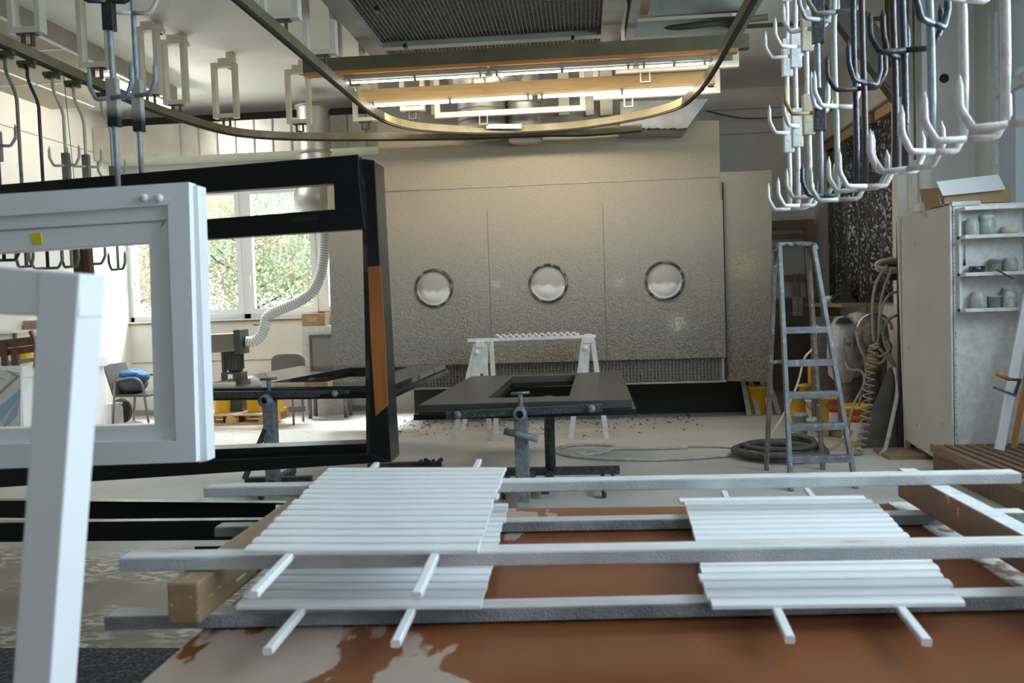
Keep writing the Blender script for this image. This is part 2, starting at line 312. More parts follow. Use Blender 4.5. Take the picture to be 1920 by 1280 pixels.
# ================================================================== THE SETTING
CE = 4.5; WL = -6.95; WB = 12.6; WR = 3.97; WR2 = 3.35
struct('floor', MB().box(-8, 6, -2.5, 13, -.1, 0), M['floor'])
struct('ceiling', MB().box(-8, 6, -2.5, 12.8, CE, CE+.15), M['ceil'])
struct('wall_left', MB().box(WL-.2, WL, -2.5, 12.8, 0, CE), M['wall_cream'])
wz0, wz1, wx0, wx1 = 1.44, 3.47, WL, -2.75
struct('wall_back', MB().box(WL, wx1, WB, WB+.25, 0, wz0).box(WL, wx1, WB, WB+.25, wz1, CE).box(wx1, 5, WB, WB+.25, 0, CE), M['wall'])
struct('wall_right_rear', MB().box(WR2, WR2+.2, 9.0, WB, 0, CE), M['wall'])
struct('wall_right_return', MB().box(WR2+.2, WR+.25, 9.0, 9.2, 0, CE), M['wall'])
# hole in the return wall, conduit
h = at(1770,147,Y=9.0)
struct('trim_1', MB().lathe((h.x,8.99,h.z), [(.001,0),(.045,0),(.045,.012),(.04,.015)], 20, 'y'), M['dark'])
ry = [(-2.5,-.3),(1.2,1.5),(3.7,4.0),(6.2,6.5),(8.72,9.0)]
w = MB().box(WR, WR+.25, -2.5, 9, 0, 2.2).box(WR, WR+.25, -2.5, 9, 4.25, CE)
for a,b_ in ry: w.box(WR, WR+.25, a, b_, 2.2, 4.25)
struct('wall_right', w, M['wall'])
# windows: right wall (frame, glazing bar, pane)
for i in range(4):
    a, b_ = ry[i][1], ry[i+1][0]; n = i+3
    f = MB().box(WR+.02, WR+.10, a, a+.09, 2.2, 4.25).box(WR+.02, WR+.10, b_-.09, b_, 2.2, 4.25).box(WR+.02, WR+.10, a+.09, b_-.09, 2.2, 2.29).box(WR+.02, WR+.10, a+.09, b_-.09, 4.16, 4.25).box(WR+.02, WR+.10, a+.09, b_-.09, 3.36, 3.46)
    mid = (a+b_)/2; f.box(WR+.02, WR+.10, mid-.06, mid+.06, 2.29, 4.16)
    o = struct('window_%d' % n, f, M['white_rough']); MB().box(WR+.055, WR+.061, a+.05, b_-.05, 2.25, 4.2).build('pane', M['dusty_glass'] if i == 3 else M['glass'], o)
# windows: back wall, four sashes
mull = [WL, -6.02, -5.096, -3.94, -2.75]
fr = MB()
for k,x in enumerate(mull): fr.box(x-.05, x+.05, WB+.05, WB+.16, wz0, wz1)
fr.box(WL, wx1, WB+.05, WB+.16, wz0, wz0+.07).box(WL, wx1, WB+.05, WB+.16, wz1-.07, wz1)
o1 = struct('window_1', fr, M['white'])
for k in range(4):
    a, b_ = mull[k]+.05, mull[k+1]-.05; z0, z1 = wz0+.07, wz1-.07
    sash = MB().box(a, a+.075, WB+.03, WB+.12, z0, z1).box(b_-.075, b_, WB+.03, WB+.12, z0, z1).box(a+.075, b_-.075, WB+.03, WB+.12, z0, z0+.08).box(a+.075, b_-.075, WB+.03, WB+.12, z1-.08, z1).build('sash', M['white'], o1)
    MB().box(a+.05, b_-.05, WB+.07, WB+.076, z0+.05, z1-.05).build('pane', M['glass'], sash)
    MB().box(a+.02, a+.045, WB+.0, WB+.03, 2.05, 2.10).box(a+.02, a+.04, WB-.02, WB+.0, 1.95, 2.09).build('handle', M['white'], sash)
struct('trim_2', MB().box(WL, wx1, WB-.03, WB, wz0-.05, wz0-.02), M['oldwood'])          # brown strip under the sill
struct('trim_3', MB().box(WL, wx1, WB-.05, WB+.05, wz0-.02, wz0), M['white'])
struct('baseboard_back', MB().box(WL, -2.9, WB-.02, WB, 0, .08), M['panel_grey'])
struct('trim_4', MB().box(WL, -2.9, WB-.008, WB, .80, .815), M['panel_grey'])
# dark strip standing in for the shaded gap over the duct, joints of the wall boards
struct('duct_shade_strip', MB().box(WL, -2.5, WB-.12, WB, 4.28, CE), M['dark'])
j = MB()
for z in (3.05, 3.9): j.box(WL, WL+.006, 5, 12.5, z, z+.01)
for y in (9.2, 10.2, 11.2): j.box(WL, WL+.006, y, y+.01, 2.4, 4.3)
struct('trim_6', j, M['panel_grey'])
j = MB()
for z in (3.05, 3.85, 4.2): j.box(1.8, WR2, WB-.006, WB, z, z+.012)
struct('trim_7', j, M['panel_grey'])
# acoustic boards under the left part of the ceiling
ac = struct('ceiling_panel', MB().box(WL, -5.2, 2, 10.9, 4.31, CE), M['acoustic'])
g = MB()
for x in (-6.35, -5.78): g.box(x-.012, x+.012, 2, 10.9, 4.30, 4.31)
for y in (3.7, 4.9, 6.1, 7.3, 8.5, 9.7): g.box(WL, -5.2, y-.012, y+.012, 4.30, 4.31)
g.box(-5.22, -5.2, 2, 10.9, 4.29, 4.31); g.build('tile_grid', M['white'], ac)
# outdoors
struct('ground_outside', MB().box(-40, 12, 12.9, 60, -.3, -.05), M['lawn'])
def leafmat(name, cols):
    m = bpy.data.materials.new(name); m.use_nodes = True; N = m.node_tree.nodes; L = m.node_tree.links; b = N['Principled BSDF']
    n = N.new('ShaderNodeTexNoise'); n.inputs['Scale'].default_value = 1.7; n.inputs['Detail'].default_value = 8; tc = N.new('ShaderNodeTexCoord'); L.new(tc.outputs['Object'], n.inputs['Vector'])
    r = N.new('ShaderNodeValToRGB'); e = r.color_ramp.elements; e[0].position = .35; e[0].color = (*cols[0],1); e[1].position = .65; e[1].color = (*cols[2],1); x = e.new(.5); x.color = (*cols[1],1)
    L.new(n.outputs['Fac'], r.inputs['Fac']); L.new(r.outputs[0], b.inputs['Base Color']); b.inputs['Roughness'].default_value = .7
    t = N.new('ShaderNodeBsdfTranslucent'); L.new(r.outputs[0], t.inputs['Color']); mx = N.new('ShaderNodeMixShader'); mx.inputs[0].default_value = .45
    L.new(b.outputs[0], mx.inputs[1]); L.new(t.outputs[0], mx.inputs[2]); L.new(mx.outputs[0], N['Material Output'].inputs[0]); return m
def tree(c, rad, h0, n, lm, label):
    t = thing('tree', (c[0],c[1],-.05), label, 'tree', 'trees outside the left window')
    tr = MB().tube([(c[0],c[1],-.05),(c[0]+.1,c[1],h0*.6),(c[0]-.1,c[1]+.1,h0*1.5)], [.16,.12,.05], 8)
    for k in range(9):
        a = random.uniform(0,6.28); z = random.uniform(.5,1.3)*h0; q = Vector((c[0],c[1],z))
        tr.tube([q, q+Vector((math.cos(a)*.5*rad,math.sin(a)*.4*rad,.35)), q+Vector((math.cos(a)*.9*rad,math.sin(a)*.8*rad,.9))], [.03,.02,.008], 6)
    tr.build('trunk', M['bark'], t)
    f = MB()
    cl = [Vector((random.gauss(0,.5)*rad, random.gauss(0,.4)*rad, random.gauss(0,.62)*rad)) for _ in range(70)]
    for k in range(n):
        q = random.choice(cl) + Vector([random.gauss(0,.30) for _ in range(3)]) + Vector((c[0],c[1],h0*1.0))
        u = Vector([random.gauss(0,1) for _ in range(3)]).normalized()*random.uniform(.032,.058); v = u.orthogonal().normalized()*random.uniform(.028,.048)
        f.add([q-u, q+v, q+u, q-v], [(0,1,2,3)])
    tag(f.build('foliage', lm, t), kind='stuff')
LA = leafmat('autumn_leaves', [(.80,.42,.28),(.80,.58,.48),(.62,.62,.40)]); LB = leafmat('turning_leaves', [(.42,.50,.30),(.62,.62,.44),(.84,.56,.32)])
tree((-10.9,19.2), 1.9, 2.9, 11000, LA, 'tree with reddish autumn leaves seen through the left window panes')
tree((-8.0,20.0), 1.9, 3.0, 12000, LB, 'tree with green and yellowing leaves seen behind the pane beside the flexible duct')
tree((-6.0,21.0), 1.6, 2.7, 7000, LB, 'tree half hidden by the flexible duct at the right end of the window')
hd = MB()
for k in range(1800):
    q = Vector((random.uniform(-13.5,-9.2), random.uniform(17.6,18.4), random.uniform(0,1.65)))
    u = Vector([random.gauss(0,1) for _ in range(3)]).normalized()*.06; v = u.orthogonal().normalized()*.05; hd.add([q-u,q+v,q+u,q-v], [(0,1,2,3)])
tag(hd.build('hedge', leafmat('hedge_leaves', [(.20,.40,.08),(.34,.48,.12),(.55,.45,.15)]), None), 'green hedge below the reddish tree outside the window', 'hedge', kind='stuff')
# ================================================================== DUCT ON THE BACK WALL
d0 = thing('ventilation_duct', (-4.7,12.2,3.79), 'long galvanised rectangular air duct along the back wall above the window', 'duct')
m_ = MB().box(WL+.01, -2.6, 11.85, WB-.13, 3.79, 4.25)
m_.build('duct_body', M['galv'], d0)
for k in range(11): MB().box(-5.65+k*.27, -5.63+k*.27, 11.835, 11.86, 3.79, 4.25).build('seam', M['galv_dark'], d0)
p = at(590,250,Y=11.5)
d1 = thing('round_duct', (p.x,11.45,3.3), 'round galvanised duct dropping in front of the rectangular duct', 'duct')
MB().lathe((p.x,11.45,0), [(.21,3.35),(.21,4.30)], 28).build('pipe', M['galv'], d1)
for z in (3.66,4.28): MB().lathe((p.x,11.45,z), [(.21,-.015),(.235,-.015),(.235,.02),(.21,.02)], 28).build('flange', M['galv_dark'], d1)
MB().lathe((p.x,11.45,0), [(.21,3.35),(.30,3.1),(.30,2.95),(.12,2.75)], 28).build('funnel', M['galv'], d1)
# ================================================================== SPRAY BOOTH
bx0, bx1 = -2.54, 1.74; BF = 10.8
bt = thing('spray_booth', (-.4,11.4,0), 'wide galvanised spray extraction booth wall with three round portholes', 'spray booth')
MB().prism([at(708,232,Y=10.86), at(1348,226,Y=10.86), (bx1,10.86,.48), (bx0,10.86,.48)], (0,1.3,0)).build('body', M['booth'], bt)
MB().box(bx0, .52, 10.95, 12.4, 3.8, CE).build('plenum', M['galv_dark'], bt)
MB().box(bx0-.02, bx1+.02, 10.845, 10.86, 3.02, 3.03).build('seam', M['galv_dark'], bt)
xs = [bx0, at(917,500,Y=BF).x, at(1133,500,Y=BF).x, bx1+.02]
PZ0, PZ1 = .78, 2.73
for k in range(3):
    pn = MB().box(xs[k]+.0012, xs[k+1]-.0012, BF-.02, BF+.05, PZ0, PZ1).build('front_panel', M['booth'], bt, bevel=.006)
    c = at([814,1028,1246][k], [540,531,526][k], Y=BF-.02)
    # rim and dished cap of the porthole
    MB().lathe((c.x,BF-.02,c.z), [(.215,.0),(.22,-.035),(.235,-.04),(.245,-.02),(.25,0)], 40, 'y').build('porthole_rim', mat('porthole_rim_%d' % k, (.26,.25,.22), .8, col2=(.05,.045,.04), scale=11, lo=.40, hi=.55, bump=.8, bscale=60), pn)
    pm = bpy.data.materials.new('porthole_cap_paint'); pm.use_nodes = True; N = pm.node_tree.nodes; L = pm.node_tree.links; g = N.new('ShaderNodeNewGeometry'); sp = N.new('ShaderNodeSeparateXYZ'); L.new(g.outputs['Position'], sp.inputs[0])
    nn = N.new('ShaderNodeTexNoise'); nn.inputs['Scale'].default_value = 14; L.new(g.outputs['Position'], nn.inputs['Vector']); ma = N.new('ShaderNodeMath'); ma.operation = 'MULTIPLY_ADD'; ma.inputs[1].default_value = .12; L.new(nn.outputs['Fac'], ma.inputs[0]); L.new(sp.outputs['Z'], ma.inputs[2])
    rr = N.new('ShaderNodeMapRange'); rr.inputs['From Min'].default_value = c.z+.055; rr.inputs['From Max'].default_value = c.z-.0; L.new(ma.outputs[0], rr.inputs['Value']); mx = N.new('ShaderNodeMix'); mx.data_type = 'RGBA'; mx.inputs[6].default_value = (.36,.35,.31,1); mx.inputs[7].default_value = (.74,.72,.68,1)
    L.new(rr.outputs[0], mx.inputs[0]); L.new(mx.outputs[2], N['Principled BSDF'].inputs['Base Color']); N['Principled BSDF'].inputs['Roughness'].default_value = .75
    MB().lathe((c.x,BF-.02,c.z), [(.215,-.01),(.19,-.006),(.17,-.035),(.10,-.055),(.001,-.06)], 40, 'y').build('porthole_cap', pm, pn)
gm = MB()
for k in range(96):
    x = bx0+.05+k*(bx1-bx0-.1)/95; gm.box(x-.006, x+.006, 10.84, 10.865, .50, .77)
for k in range(7): gm.box(bx0+.03, bx1-.03, 10.842, 10.86, .51+k*.042, .515+k*.042)
MB().box(bx1+.021, bx1+.032, BF-.01, BF+.06, .5, 2.95).build('shadow_gap', M['dark'], bt)  # dark strip standing in for the shade beside the panel edge
MB().box(bx0, bx1, 10.87, 10.88, .49, .78).build('grille_backing', M['dark'], bt)
gm.build('grille', M['mesh_metal'], bt)
MB().box(bx0, bx1+.02, 10.8, 10.86, .47, .495).box(bx1-.03, bx1, 10.82, 10.87, .495, .78).build('grille_sill', M['galv_dark'], bt)
MB().box(bx0+.2, 2.38, 11.5, 12.5, 0, .47).build('plinth', M['dark'], bt)
MB().prism([at(1350,323,Y=10.84), at(1447,319,Y=10.84), at(1447,715,Y=10.84), at(1352,714,Y=10.84)], (0,.05,0)).build('side_panel', M['booth'], bt)
MB().prism([at(613,330,Y=10.84), at(708,326,Y=10.84), at(724,730,Y=10.84), at(624,735,Y=10.84)], (0,.05,0)).build('side_panel', M['booth'], bt)
# dark intake chute over the right end, bracing uprights, round ducts
ch = MB().prism([at(1163,243,Y=10.3), at(1288,241,Y=10.3), at(1328,185,Y=10.3), at(1163,190,Y=10.3)], (0,.55,0))
ch.build('intake_hood', M['galv_dark'], bt)
ch = MB()
for k in range(26):
    a = at(1163+k*4.9, 242, Y=10.28); ch.ball(a, random.uniform(.008,.02), 6)
ch.build('paint_drips', M['dark_caked'], bt)
for (cx, zb, r, lab) in ((905, 262, .30, 'large round metal duct meeting the top of the spray booth, left of the pair'), (985, 270, .20, 'smaller round metal duct meeting the top of the spray booth, right of the pair')):
    p = at(cx, zb, Y=10.56)
    t = thing('round_duct', (p.x,10.56,p.z), lab, 'duct', 'round ducts on top of the spray booth')
    MB().lathe((p.x,10.56,0), [(.01,p.z+.02),(r*.9,p.z+.02),(r,p.z+.03),(r,CE-.02)], 32).build('pipe', M['galv'], t)
    m_ = MB()
    for k in range(5):
        z = p.z+.06+k*.14; m_.lathe((p.x,10.56,z), [(r,-.01),(r+.012,-.006),(r+.012,.006),(r,.01)], 32)
    m_.build('rib', M['galv_dark'], t)
p = at(880,150,Y=9.9)
t = thing('elbow_duct', (p.x,9.9,3.9), 'ribbed silver elbow duct seen between the two lamp beams', 'duct')
pts = [(p.x-.12,10.2,4.45),(p.x-.1,10.1,4.28),(p.x,9.95,4.17),(p.x+.25,9.9,4.14),(p.x+.5,9.9,4.3)]
MB().tube(smoothpath(pts,5), .2, 24).build('pipe', M['galv'], t)
m_ = MB(); sp_ = smoothpath(pts,5)
for k in range(2, len(sp_)-1, 2): m_.tube([sp_[k]+(sp_[k+1]-sp_[k])*.0, sp_[k]+(sp_[k+1]-sp_[k]).normalized()*.02], .213, 24)
m_.build('rib', M['galv_dark'], t)
# ================================================================== OVERHEAD HOOD, BEAMS, LAMPS
t = thing('filter_hood', (-.8,7,4.0), 'big grey ceiling filter hood with wire mesh underside', 'hood')
hx0, hx1 = -2.0, .42
MB().box(hx0, hx1, 4.6, 9.25, 4.10, CE).build('casing', M['galv_dark'], t)
m_ = MB()
for x in (hx0, hx1-.18): m_.box(x, x+.18, 4.6, 9.25, 4.0, 4.10)
for y in (4.6, 6.35, 8.08, 9.17): m_.box(hx0+.18, hx1-.18, y, y+.11, 4.0, 4.10)
m_.build('frame', M['steel_grey'], t)
m_ = MB()
for k in range(59): x = hx0+.12+k*.038; m_.box(x, x+.007, 4.7, 9.17, 4.045, 4.055)
for k in range(110): y = 4.7+k*.041; m_.box(hx0+.1, hx1-.1, y, y+.006, 4.055, 4.062)
m_.build('mesh', mat('hood_wire_mesh', (.20,.195,.165), .6), t)
MB().box(hx0+.1, hx1-.1, 4.7, 9.17, 4.085, 4.10).build('filter_mat', mat('beige_filter_mat', (.33,.31,.26), .9), t)
for px_,py_ in ((707,15),(760,85),(1074,70)): q = at(px_,py_,Z=3.99); MB().box(q.x-.015, q.x+.015, q.y-.03, q.y+.05, 3.96, 4.0).build('latch', M['black_sat'], t)
t = thing('glazed_hood', (.95,7,4.0), 'grey steel framed overhead hood with a dull blue panel, beside the mesh hood', 'hood')
gx0, gx1 = .47, 1.56
m_ = MB()
for x in (gx0, gx1-.08): m_.box(x, x+.08, 4.6, 8.25, 3.98, 4.12)
for y in (4.6, 8.15): m_.box(gx0+.08, gx1-.08, y, y+.1, 3.98, 4.12)
m_.build('frame', M['steel_grey'], t)
MB().box(gx0+.02, gx1-.02, 4.65, 8.2, 4.30, 4.34).build('panel', mat('dull_blue_panel', (.15,.19,.21), .4), t)
MB().box(gx0+.02, gx1-.02, 8.0, 8.05, 4.12, 4.3).build('inner_rail', M['steel_grey'], t)
MB().box(gx0+.1, gx0+.2, 5, 7.99, 4.13, 4.29).build('wood_rail', M['oldwood'], t)
MB().tube([at(1195,60,Z=4.05), at(1440,32,Z=4.05)], .03, 8).build('tie_rod', M['dark_olive'], t)
def beam(xa, ya, xb, yb, z, hgt, dep, m, name, lab):
    a = at(xa,ya,Z=z); b_ = at(xb,yb,Z=z); a.z = b_.z = z+hgt/2; a.y = b_.y = (a.y+b_.y)/2+dep/2
    o = MB().bar(a, b_, dep, hgt, c=.0).build(name, m); tag(o, lab, 'beam'); return a, b_
a1, b1 = beam(575,142,1410,82, 3.78, .125, .10, mat('olive_stained_beam', (.10,.085,.04), .5, col2=(.14,.11,.05), scale=4), 'timber_beam', 'dark olive beam across the room carrying the thin upper lamp row')
a2, b2 = beam(675,190,1340,158, 3.68, .13, .09, M['wood'], 'timber_beam', 'pale pine beam carrying the brighter lower lamp row')
o = MB().bar((a1.x,a1.y+.0,3.765),(b1.x-.1,b1.y,3.765), .10, .03).build('timber_batten', M['orange_wood']); tag(o, 'orange brown batten fixed under the dark olive beam', 'batten')
def lamp(x0, x1, y, z, r, lab, n, hang):
    t = thing('fluorescent_lamp', ((x0+x1)/2, y, z), lab, 'lamp', 'fluorescent lamps under the beams')
    if hang: MB().box(x0, x1, y-.012, y+.05, z+r+.022, z+r+.06).build('housing', M['steel_grey'], t)
    else: MB().box(x0, x1, y+.0, y+.03, z+r+.012, z+r+.022).build('housing', M['steel_grey'], t)
    MB().tube([(x0+.02,y,z),(x1-.02,y,z)], r, 12).build('tube', M['tube'], t)
    m_ = MB()
    for k in range(n):
        x = x0+.06+(x1-x0-.12)*k/(n-1); m_.tube([(x-.012,y,z),(x+.012,y,z)], r+.004, 12)
        m_.box(x-.012, x+.012, y-.03, y+.03, z+r, z+r+.03)
    m_.build('clip', M['steel_grey'], t)
lz = 3.68
for k,(xa,xb) in enumerate(((628,905),(912,1195),(1200,1346))):
    pa = at(xa,140-(xa-628)*.063,Z=lz); pb = at(xb,140-(xb-628)*.063,Z=lz)
    lamp(pa.x, pb.x, 8.05, lz, .009, ['left','middle','short right'][k]+' tube of the thin upper lamp row under the dark beam', 3, True)
lz2 = 3.64
for k,(xa,xb) in enumerate(((680,999),(1003,1336))):
    pa = at(xa,190-(xa-680)*.054,Z=lz2); pb = at(xb,190-(xb-680)*.054,Z=lz2)
    lamp(pa.x, pb.x, 8.83, lz2, .015, ['left','right'][k]+' bright tube under the pale pine beam', 3, False)
p = at(212,158,Z=4.22); q = at(326,205,Z=4.22)
t = thing('fluorescent_lamp', (p.x,p.y,4.22), 'bright fluorescent strip lamp beside the acoustic ceiling boards', 'lamp')
MB().bar((p.x,p.y,4.3),(p.x,q.y,4.3), .14, .06).build('housing', M['cream'], t)
MB().tube([(p.x,p.y,4.245),(p.x,q.y,4.245)], .035, 12).build('tube', M['tube2'], t)
# ================================================================== RAILS
def rail(name, pts, m, lab, w=.045, h=.075):
    P = smoothpath(pts, 7); t = MB(); vs = []; n = len(P)
    for i,p in enumerate(P):
        d = (P[min(i+1,n-1)]-P[max(i-1,0)]).normalized(); sd = Vector((d.y,-d.x,0))
        vs += [p+sd*w/2-Vector((0,0,h/2)), p-sd*w/2-Vector((0,0,h/2)), p-sd*w/2+Vector((0,0,h/2)), p+sd*w/2+Vector((0,0,h/2))]
    fs = [(i*4+k, i*4+(k+1)%4, i*4+4+(k+1)%4, i*4+4+k) for i in range(n-1) for k in range(4)] + [(3,2,1,0), tuple((n-1)*4+k for k in range(4))]
    t.add(vs, fs); o = t.build(name, m); tag(o, lab, 'rail')
    k2 = MB(); v2 = [(P[i]+(v-P[i])*Vector((.7,.7,0))+Vector((0,0,-h/2-.018 if j_ < 2 else -h/2-.001))) for i in range(n) for j_,v in enumerate(vs[i*4:i*4+4])]
    k2.add(v2, fs); k2.build('slot_profile', M['dark'], o)
    return o
RZ = 3.55
railm = mat('olive_rail', (.17,.14,.065), .4, .2, col2=(.26,.23,.15), scale=3)
rail('hanging_rail', [(-2.17,-1,RZ),(-2.15,3,RZ),(-2.12,5.4,RZ),(-2.1,7.4,RZ),(-2.08,8.6,RZ),(-1.95,9.25,RZ),(-1.66,9.6,RZ),(-1.12,9.87,RZ),(-.5,9.93,RZ),(.1,9.84,RZ),(.68,9.5,RZ),(1.03,9.1,RZ),(1.15,8.6,RZ),(1.2,7.8,RZ),(1.2,6,RZ),(1.2,3,RZ),(1.2,-1,RZ)], railm, 'U shaped overhead rail looping around the mesh hood')
rail('hanging_rail', [(-4.1,1,RZ),(-4.1,5,RZ),(-4.1,7.5,RZ),(-4.03,8.4,RZ),(-3.84,9.2,RZ),(-3.5,9.56,RZ),(-2.98,9.79,RZ),(-2.35,9.95,RZ),(-1.3,10.15,RZ),(-.4,10.2,RZ),(.1,10.3,RZ),(.75,10.2,RZ)], railm, 'outer overhead rail curving in from the left above the window')
o = MB().bar(at(912,237,Y=9.8), at(978,237,Y=9.8), .03, .05).build('rail_switch', M['cream'] ); tag(o, 'short pale switch bar on the far end of the looping rail', 'rail switch')
# brackets from the ceiling to the rails
def bracket(px_, pyb, wpx, hpx, zc, lab, Xr=None):
    p = at(px_, pyb, X=Xr) if Xr is not None else at(px_, pyb, Z=RZ+.17)
    d = (p-Vector(EYE)).dot(Vector(_fw)); k = d/F; w = wpx*k; h = min(hpx*k, CE-p.z)
    y = p.y; x0, x1 = p.x-w/2, p.x+w/2; z0 = p.z; z1 = z0+h; b_ = min(.045, w*.2); dp = .09
    t = thing('rail_bracket', (p.x,y,z0), lab, 'bracket', 'pale wooden rail brackets under the ceiling')
    MB().box(x0,x1,y-dp/2,y+dp/2,z0,z0+b_).box(x0,x0+b_,y-dp/2,y+dp/2,z0+b_,z1-b_).box(x1-b_,x1,y-dp/2,y+dp/2,z0+b_,z1-b_).box(x0,x1,y-dp/2,y+dp/2,z1-b_,z1).build('frame', M['cream'], t, bevel=.003)
    if z1 < CE-.03: MB().box(p.x-.06,p.x+.06,y-.03,y+.25,z1,z1+.05).box(p.x-.04,p.x+.04,y+.15,y+.25,z1,CE).build('arm', M['cream'], t)
    c = .045; zz = z0
    MB().box(p.x-c-.03,p.x+c+.03,y-.03,y+.03,zz-.012,zz).box(p.x-c,p.x-c+.014,y-.02,y+.02,zz-.085,zz-.012).box(p.x+c-.014,p.x+c,y-.02,y+.02,zz-.085,zz-.012).box(p.x-c,p.x+c,y-.02,y+.02,zz-.095,zz-.083).build('clamp', M['dark_olive'], t)
    MB().tube([(p.x,y,zz-.09),(p.x,y,RZ+.03)], .008, 6).build('bolt', M['dark_olive'], t)
bracket(52, 64, 64, 120, 0, 'pale wooden rail bracket at the upper left corner of the picture', None)
bracket(182, 128, 62, 150, 0, 'pale wooden rail bracket behind the two near hook rods')
bracket(283, 178, 40, 125, 0, 'narrow rail bracket just left of the strip lamp end')
bracket(331, 197, 46, 120, 0, 'rail bracket at the right end of the side strip lamp')
bracket(425, 222, 47, 102, 0, 'rail bracket standing free between the strip lamp and the round duct')
bracket(562, 232, 46, 100, 0, 'rail bracket right in front of the round duct')
bracket(685, 228, 44, 48, 0, 'low rail bracket behind the curve of the inner rail')
bracket(527, 38, 74, 150, 0, 'rail bracket cut by the top edge above the inner rail')
bracket(602, 104, 62, 150, 0, 'tall rail bracket left of the mesh hood')
bracket(660, 158, 52, 120, 0, 'rail bracket behind the thin lamp row')
bracket(774, 208, 46, 75, 0, 'rail bracket below the left half of the bright lamp row')
def wide_bracket(xa, xb, yb, h, Y, lab):
    a = at(xa,yb,Y=Y); b_ = at(xb,yb-(xb-xa)*.05,Y=Y); z0 = (a.z+b_.z)/2
    t = thing('wide_rail_bracket', ((a.x+b_.x)/2,Y,z0), lab, 'bracket', 'wide pale rail brackets')
    z1 = min(z0+h, CE)
    MB().box(a.x,b_.x,Y-.03,Y+.03,z0,z0+.06).box(a.x,a.x+.06,Y-.03,Y+.03,z0+.06,z1).box(b_.x-.06,b_.x,Y-.03,Y+.03,z0+.06,z1).build('frame', M['cream'], t, bevel=.003)
    x = (a.x+b_.x)/2 - .3
    MB().box(x-.05,x-.037,Y-.02,Y+.02,z0-.09,z0).box(x+.037,x+.05,Y-.02,Y+.02,z0-.09,z0).box(x-.05,x+.05,Y-.02,Y+.02,z0-.1,z0-.088).build('clamp', M['steel_grey'], t)
wide_bracket(816,1098,222,.5,9.72, 'wide pale bracket at the far bend of the looping rail')
wide_bracket(1113,1350,187,.6,9.35, 'wide pale bracket below the bright lamp row')
wide_bracket(1154,1385,138,.5,8.35, 'wide pale bracket between the two lamp rows')
m_ = MB()
for x0,x1 in ((1125,1148),(1048,1068),(1098,1113),(812,826)):
    a = at(x0,205,Y=10.9); b_ = at(x1,205,Y=10.9); o = MB().box(a.x,b_.x,10.74,10.82,a.z-.1,CE-.001).build('wooden_upright', M['cream'])
    tag(o, 'pale upright in front of the booth top, '+{1125:'rightmost',1048:'second from left',1098:'second from right',812:'leftmost'}[x0]+' of the four', 'upright', 'pale uprights above the spray booth')
# ================================================================== HOOK RODS
def hook_bm(mb, z, w, ang, r, lift=.125, tip=True):
    ca, sa = math.cos(ang), math.sin(ang)
    for s in (-1, 1):
        loc = [(0,0,0),(s*w*.34,0,0),(s*w*.39,0,.006),(s*w*.50,0,.052),(s*w*.525,0,.070),(s*w*.525,0,lift),(s*w*.515,0,lift+.032)]
        loc = [(x*ca, x*sa, z+h) for x,_,h in loc]
        mb.tube(loc, [r,r,r,r,r*1.05,r*.95,r*.12], 10)
def hook_rod(px_, py_, X, cols, zlev, label, group, block=None, zt=RZ-.03, trolley=False, ang0=0, w=.23, r=.0125, wobble=0, kink=0):
    p = at(px_, py_, X=X) if X is not None else px_
    z0 = p.z
    t = thing('hook_rod', (p.x,p.y,z0), label, 'hook rod', group)
    if kink: pts = [(p.x,p.y,z0),(p.x,p.y,zt-.33),(p.x-.012,p.y,zt-.27),(p.x-kink+.012,p.y,zt-.15),(p.x-kink,p.y,zt-.10),(p.x-kink,p.y,zt)]
    else: pts = [(p.x+wobble*math.sin(k*1.3)*.004,p.y,z0+(zt-z0)*k/8) for k in range(9)]
    MB().tube(pts, r, 12).build('rod', RM[cols[0]], t)
    for k,dz in enumerate(zlev):
        h_ = MB(); hook_bm(h_, z0+dz, w, ang0+(.28 if k%2 else -.22), r*.86)
        for v in h_.v: v += Vector((p.x,p.y-r*1.4,0))
        h_.build('hook', RM[cols[(k+1)%len(cols)]], t)
        if block and dz > .1:
            bk = MB().box(p.x-.028,p.x+.028,p.y-.02,p.y+.02,z0+dz-.11,z0+dz+.10).build('clamp_block', RM[block], t, bevel=.003)
    if trolley:
        MB().box(p.x-kink-.07,p.x-kink+.07,p.y-.02,p.y+.02,zt-.01,zt+.02).box(p.x-kink-.05,p.x-kink-.02,p.y-.03,p.y+.03,zt-.035,zt-.01).box(p.x-kink+.02,p.x-kink+.05,p.y-.03,p.y+.03,zt-.035,zt-.01).build('trolley', M['dark_olive'], t)
    return t
LV = (0, .43, .86, 1.28)
RR = [(1481,392,('white','white'),'white','white hook rod with two white blocks, farthest left of the right hand row'),
 (1497,386,('white','white','rust'),'white','white hook rod second from the left in the right hand row'),
 (1518,369,('white','cream','yellow'),'cream','hook rod with an ochre and cream upper part, third from left'),
 (1539,367,('blue','dark','white'),'black','hook rod turning navy blue upwards with black blocks, fourth from left'),
 (1570,375,('grey','grey','white','olive'),None,'plain pale grey hook rod, fifth from left in the right hand row'),
 (1606,356,('dark','white','brown','dark'),None,'navy hook rod crossed by an oxblood hook bar'),
 (1622,350,('brown','rust','dark','olive'),None,'dark oxblood hook rod beside the navy rod, with pale lower hooks'),
 (1679,323,('brown','rust','black','brown'),None,'dark brown hook rod in front of the diagonal beam foot'),
 (1697,318,('dark','rust','black','dark'),None,'thick dark navy hook rod right next to the dark brown one'),
 (1746,286,('blue','rust','dark','white'),None,'bluish white hook rod third from the right, before the wall hole'),
 (1806,263,('rust','rust','rust','white'),None,'thick whitish hook rod second from the right'),
 (1884,236,('rust','rust','white','white'),None,'nearest whitish hook rod, rightmost of the hanging row')]
